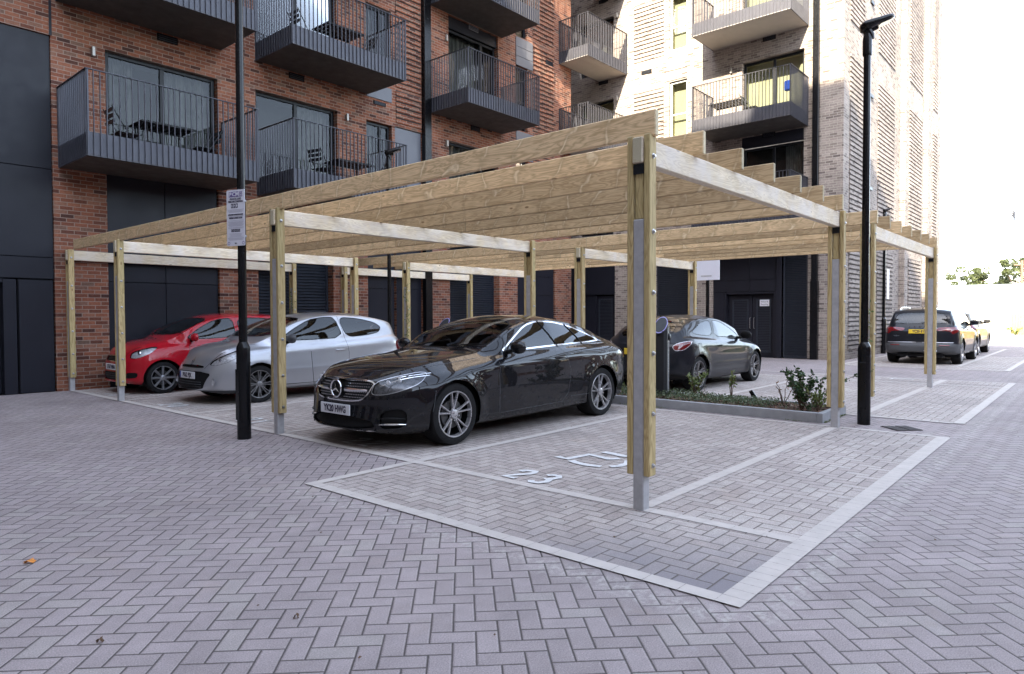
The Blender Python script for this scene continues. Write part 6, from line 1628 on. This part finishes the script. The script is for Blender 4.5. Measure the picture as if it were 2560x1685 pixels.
# ---- dark three-door hatchback under the farther pergola (tail to the drive)
dkp = paint('charcoal_car_paint', (.010, .011, .015), .1, .22, coat=.62)
AS = dict(L=4.29, W=1.76, fo=.90, wb=2.614, wr=.325, tw=.205, paint=dkp, rf=.85, rr=.70, nf=2.3, nr=2.5, tumble=.40, cab_w=.90, hood_w=.84, railf=.84, crown=2.4, zm=.55, archgap=.04, flare=.03,
  top=[(0, .60), (.08, .68), (.4, .83), (.9, .93), (1.15, .965), (1.3, 1.03), (1.95, 1.31), (2.3, 1.395), (2.65, 1.415), (3.1, 1.38), (3.6, 1.25), (3.95, 1.10), (4.12, 1.0), (4.22, .90), (4.29, .80)],
  belt=[(0, .52), (.4, .73), (1.0, .86), (1.5, .90), (2.5, .945), (3.2, .99), (3.8, 1.02), (4.29, .86)],
  bot=[(0, .22), (.4, .18), (1.5, .18), (3.5, .20), (4.0, .24), (4.29, .32)],
  nose=[(.1, .08), (.22, .0), (.40, .02), (.6, .08), (.8, .16), (1.5, .2)], tail=[(.2, .14), (.4, .02), (.65, .0), (.8, .05), (.95, .12), (1.5, .25)], cabtaper=(2.5, 4.1, .22),
  creases=[(1.2, .45, 3.1, .47, .03, .012), (1.0, .78, 4.0, .86, .05, .008)],
  regions=[
   dict(name='f', part='windscreen', proj='top', glass=1, poly=[(1.30, 0), (1.36, .45), (1.52, .68), (2.04, .56), (2.0, 0), (2.04, -.56), (1.52, -.68), (1.36, -.45)], mat='screenglass', sm=1, border=.012),
   dict(name='r', part='rear_window', proj='top', glass=1, poly=[(3.52, 0), (3.54, .46), (4.02, .56), (4.08, 0), (4.02, -.56), (3.54, -.46)], mat='carglass', sm=1, border=.012),
   dict(name='s1', part='side_window', proj='side', glass=1, split=1, sm=1, poly=[(1.50, .955), (1.80, 1.12), (2.14, 1.265), (2.44, 1.31), (2.56, 1.31), (2.70, .985), (2.0, .955)], mat='carglass', border=.014, bmat='trim'),
   dict(name='s2', part='rear_quarter_window', proj='side', glass=1, split=1, sm=1, poly=[(2.62, 1.31), (2.95, 1.285), (3.30, 1.19), (3.52, 1.09), (3.40, 1.035), (2.76, .99)], mat='carglass', border=.012),
   dict(name='tl', part='tail_light', proj='rcorner', split=1, sm=1, poly=[(.86, .76), (.80, .84), (.95, .90), (1.20, .935), (1.42, .94), (1.28, .85), (1.10, .77)], mat='redlens', inset=-.001, border=.008, bmat='lampinner', bname='light_surround'),
   dict(name='hl', part='headlight', proj='corner', split=1, sm=1, poly=[(.60, .60), (.66, .70), (1.0, .76), (1.4, .80), (1.3, .70), (.9, .62)], mat='lens', inner='lampinner', idepth=.05),
   dict(name='rp', part='plate_recess', proj='rear', sm=1, poly=[(-.34, .66), (-.32, .82), (.32, .82), (.34, .66)], mat='trim', inset=.02),
   dict(name='rb', part='rear_lower_bumper', proj='rear', sm=1, poly=[(-.9, .1), (-.9, .36), (.9, .36), (.9, .1)], mat='trim', inset=-.002),
  ],
  lines=[[(1.46, .88), (1.42, .62), (1.46, .25), (2.72, .25), (2.84, .45), (2.82, .75), (2.74, .96), (2.60, 1.32)], [(3.15, .44), (4.0, .44)], [(3.66, .80), (3.80, .70), (3.95, .45)]],
  strips=[([(1.45, .46), (3.05, .475)], .045, dkp, 'door_moulding')], handles=[(2.66, .82)], handlemat=M['trim'], wheel='y5', wmat='alloy_dark', mirror=(1.62, .97), mirrormat=M['trim'], seat_x=1.8, head=1.20, dash=1.15, dash_z=.93, rear_seat=2.85, drv=-.36,
  plates=[('YD08 KLE', .0, .74, True, 'plate_y', .52, .111, False, 0, .0)])
astra = make_car(AS, (6.62+4.29, 3.98, 0), PI, 'parked_car', 'charcoal three-door hatchback under the farther pergola, seen from its rear corner')
root = AS['_root']
mb = MB(); P_ = []
for i in range(13): y = -.30+.60*i/12; P_.append((3.50, y, AS['_tz'](3.50, y)+.006))
mb.tube(P_, .012, 6); mb.build('third_brake_light', M['redlens'], root, local=True, smooth=50)
mb = MB(); mb.tube([(3.35, 0, AS['_tz'](3.35, 0)), (3.55, 0, AS['_tz'](3.35, 0)+.26)], [.006, .003], 6); mb.build('aerial', M['trim'], root, local=True)
cap_ = MB(); yy = AS['_sy'](3.62, .80, 1); cap_.lathe([(.075, .001), (.075, .003), (.068, .003), (.068, .001)], 28, (3.52, AS['_sy'](3.52, .82, 1), .82), 'y'); cap_.build('fuel_cap', M['trim'], root, local=True)

# ---- dark SUV with roof rails farther along
svp = paint('dark_suv_paint', (.011, .012, .016), .1, .24, coat=.55)
KA = dict(L=4.38, W=1.84, fo=.88, wb=2.638, wr=.345, tw=.225, paint=svp, rf=.75, rr=.55, nf=2.5, nr=3.4, tumble=.26, cab_w=.92, hood_w=.87, railf=.87, crown=2.6, zm=.62, archgap=.05, flare=.025,
  top=[(0, .80), (.08, .88), (.4, 1.0), (.9, 1.06), (1.15, 1.09), (1.3, 1.16), (1.85, 1.46), (2.15, 1.56), (2.6, 1.60), (3.3, 1.595), (3.9, 1.55), (4.06, 1.47), (4.20, 1.18), (4.28, 1.02), (4.34, .94), (4.38, .86)],
  belt=[(0, .70), (.4, .88), (1.0, .98), (2.0, 1.02), (3.0, 1.06), (3.8, 1.10), (4.2, 1.06), (4.38, .92)],
  bot=[(0, .28), (.4, .22), (1.5, .22), (3.5, .24), (4.0, .28), (4.38, .36)],
  nose=[(.1, .08), (.3, .0), (.6, .02), (.9, .08), (1.6, .15)], tail=[(.2, .14), (.38, .02), (.52, .0), (.62, .04), (.9, .05), (1.1, .06), (1.6, .08)], cabtaper=(2.6, 4.2, .08), creases=[(1.0, .88, 4.2, .94, .03, .010), (1.4, .5, 3.0, .5, .05, .012)],
  regions=[
   dict(name='f', part='windscreen', proj='top', glass=1, poly=[(1.30, 0), (1.36, .5), (1.5, .72), (1.96, .62), (1.92, 0), (1.96, -.62), (1.5, -.72), (1.36, -.5)], mat='screenglass', sm=1),
   dict(name='r', part='rear_window', proj='rear', sm=1, poly=[(-.54, 1.46), (.54, 1.46), (.64, 1.30), (.70, 1.13), (-.70, 1.13), (-.64, 1.30)], mat='carglass', border=.016),
   dict(name='s1', part='side_window', proj='side', glass=1, split=1, sm=1, poly=[(1.55, 1.07), (1.90, 1.28), (2.2, 1.47), (2.44, 1.49), (2.46, 1.08)], mat='carglass', border=.014),
   dict(name='s2', part='rear_door_window', proj='side', glass=1, split=1, sm=1, poly=[(2.52, 1.49), (3.20, 1.48), (3.28, 1.11), (2.54, 1.08)], mat='carglass', border=.014),
   dict(name='s3', part='rear_quarter_window', proj='side', glass=1, split=1, sm=1, poly=[(3.26, 1.48), (3.70, 1.44), (3.88, 1.24), (3.34, 1.12)], mat='carglass', border=.012),
   dict(name='tl', part='tail_light', proj='rcorner', split=1, sm=1, poly=[(.48, .94), (.50, 1.03), (.9, 1.05), (1.28, 1.05), (1.24, .93), (.98, .86), (.92, .86), (.84, .94)], mat='redlens', inset=-.001),
   dict(name='rb', part='rear_bumper', proj='rear', sm=1, poly=[(-1, .25), (-1, .63), (1, .63), (1, .25)], mat='plastic', inset=-.003),
   dict(name='hl', part='headlight', proj='corner', split=1, sm=1, poly=[(.6, .80), (.6, .90), (1.3, .96), (1.3, .86)], mat='lens', inner='lampinner', idepth=.05),
  ],
  lines=[[(1.48, 1.0), (1.45, .5), (1.5, .32), (2.46, .32), (2.50, .9), (2.49, 1.08)], [(2.50, .32), (3.05, .34), (3.30, .8), (3.30, 1.08)]],
  strips=[([(1.05, .30), (3.1, .32)], .16, 'plastic', 'sill_cladding')], handles=[(2.36, .96), (3.16, .98)], wheel='y5', mirror=(1.64, 1.12), mirror_out=.12, seat_x=1.75, head=1.36, dash=1.1, dash_z=1.06, rear_seat=2.75, floor=.42,
  plates=[('YC20 BYL', .0, .925, True, 'plate_y', .52, .111, False, 0, .03)])
karoq = make_car(KA, (17.55+4.38, 1.44, 0), PI, 'parked_car', 'dark four-by-four with silver roof rails and a yellow rear plate, parked beyond the pergolas')
root = KA['_root']; rx_ = lambda y, z: KA['_fx'](y, z, True)[0]
for sd in (-1, 1):
    P_ = []
    for i in range(15): x = 1.95+1.75*i/14; y = sd*.62*(1-.02*i/14); P_.append((x, y, KA['_tz'](x, y)+.055*min(1, 3*math.sin(PI*i/14))))
    mb = MB(); mb.tube(P_, .016, 8); mb.build('roof_rail', M['chrome'], root, local=True, smooth=50)
for i, ch in enumerate('ŠKODA'): text_obj(ch if ch != 'Š' else 'S', .062, M['chrome'], 'lettering', root, frame_mat((rx_(0, 1.045)+.008, -.26+i*.13, 1.045), (0, 1, 0), (0, 0, 1)), bold=.002, xs=1.3)
text_obj('KAROQ', .036, M['chrome'], 'lettering', root, frame_mat((rx_(-.55, .80)+.006, -.56, .80), (0, 1, 0), (0, 0, 1)), bold=.001, xs=1.2)
mb = MB()
for sd in (-1, 1):
    P_ = [(rx_(sd*y, .545)+.006, sd*y, .545) for y in (.48, .56, .64, .72)]; mb.tube(P_, .016, 6)
mb.build('rear_reflector', M['redlens'], root, local=True)
mb = MB(); P_ = [(rx_(y, .62)+.004, y, .62) for y in [-.8+1.6*i/20 for i in range(21)]]; mb.tube(P_, .010, 6); mb.build('bumper_edge', M['alloy'], root, local=True, smooth=50)
mb = MB(); P_ = [(rx_(y, 1.17+.05*abs(y-.1))+.015, y, 1.17+.04*abs(y-.1)) for y in [.02+.34*i/8 for i in range(9)]]; mb.tube(P_, .008, 6); mb.build('rear_wiper', M['trim'], root, local=True)
mb = MB(); mb.tube([(3.85, 0, KA['_tz'](3.85, 0)), (3.80, 0, KA['_tz'](3.85, 0)+.05), (3.95, 0, KA['_tz'](3.85, 0)+.07)], [.02, .012, .004], 6); mb.build('aerial', M['trim'], root, local=True)

# ---- paler car in front of the SUV
olp = paint('pale_gold_car_paint', (.20, .18, .14), .4, .32, coat=.6)
import copy as _cp
OV = {k_: v_ for k_, v_ in KA.items() if not k_.startswith('_')}
OV.update(paint=olp, plates=[], strips=[], W=1.76)
def low(keys, f): return [(a, b_*f) for a, b_ in keys]
OV['top'] = low(KA['top'], .95); OV['belt'] = low(KA['belt'], .95)
pale = make_car(OV, (22.7+4.38, 1.62, 0), PI, 'parked_car', 'pale gold car parked nose-on beyond the dark four-by-four, mostly hidden by it')
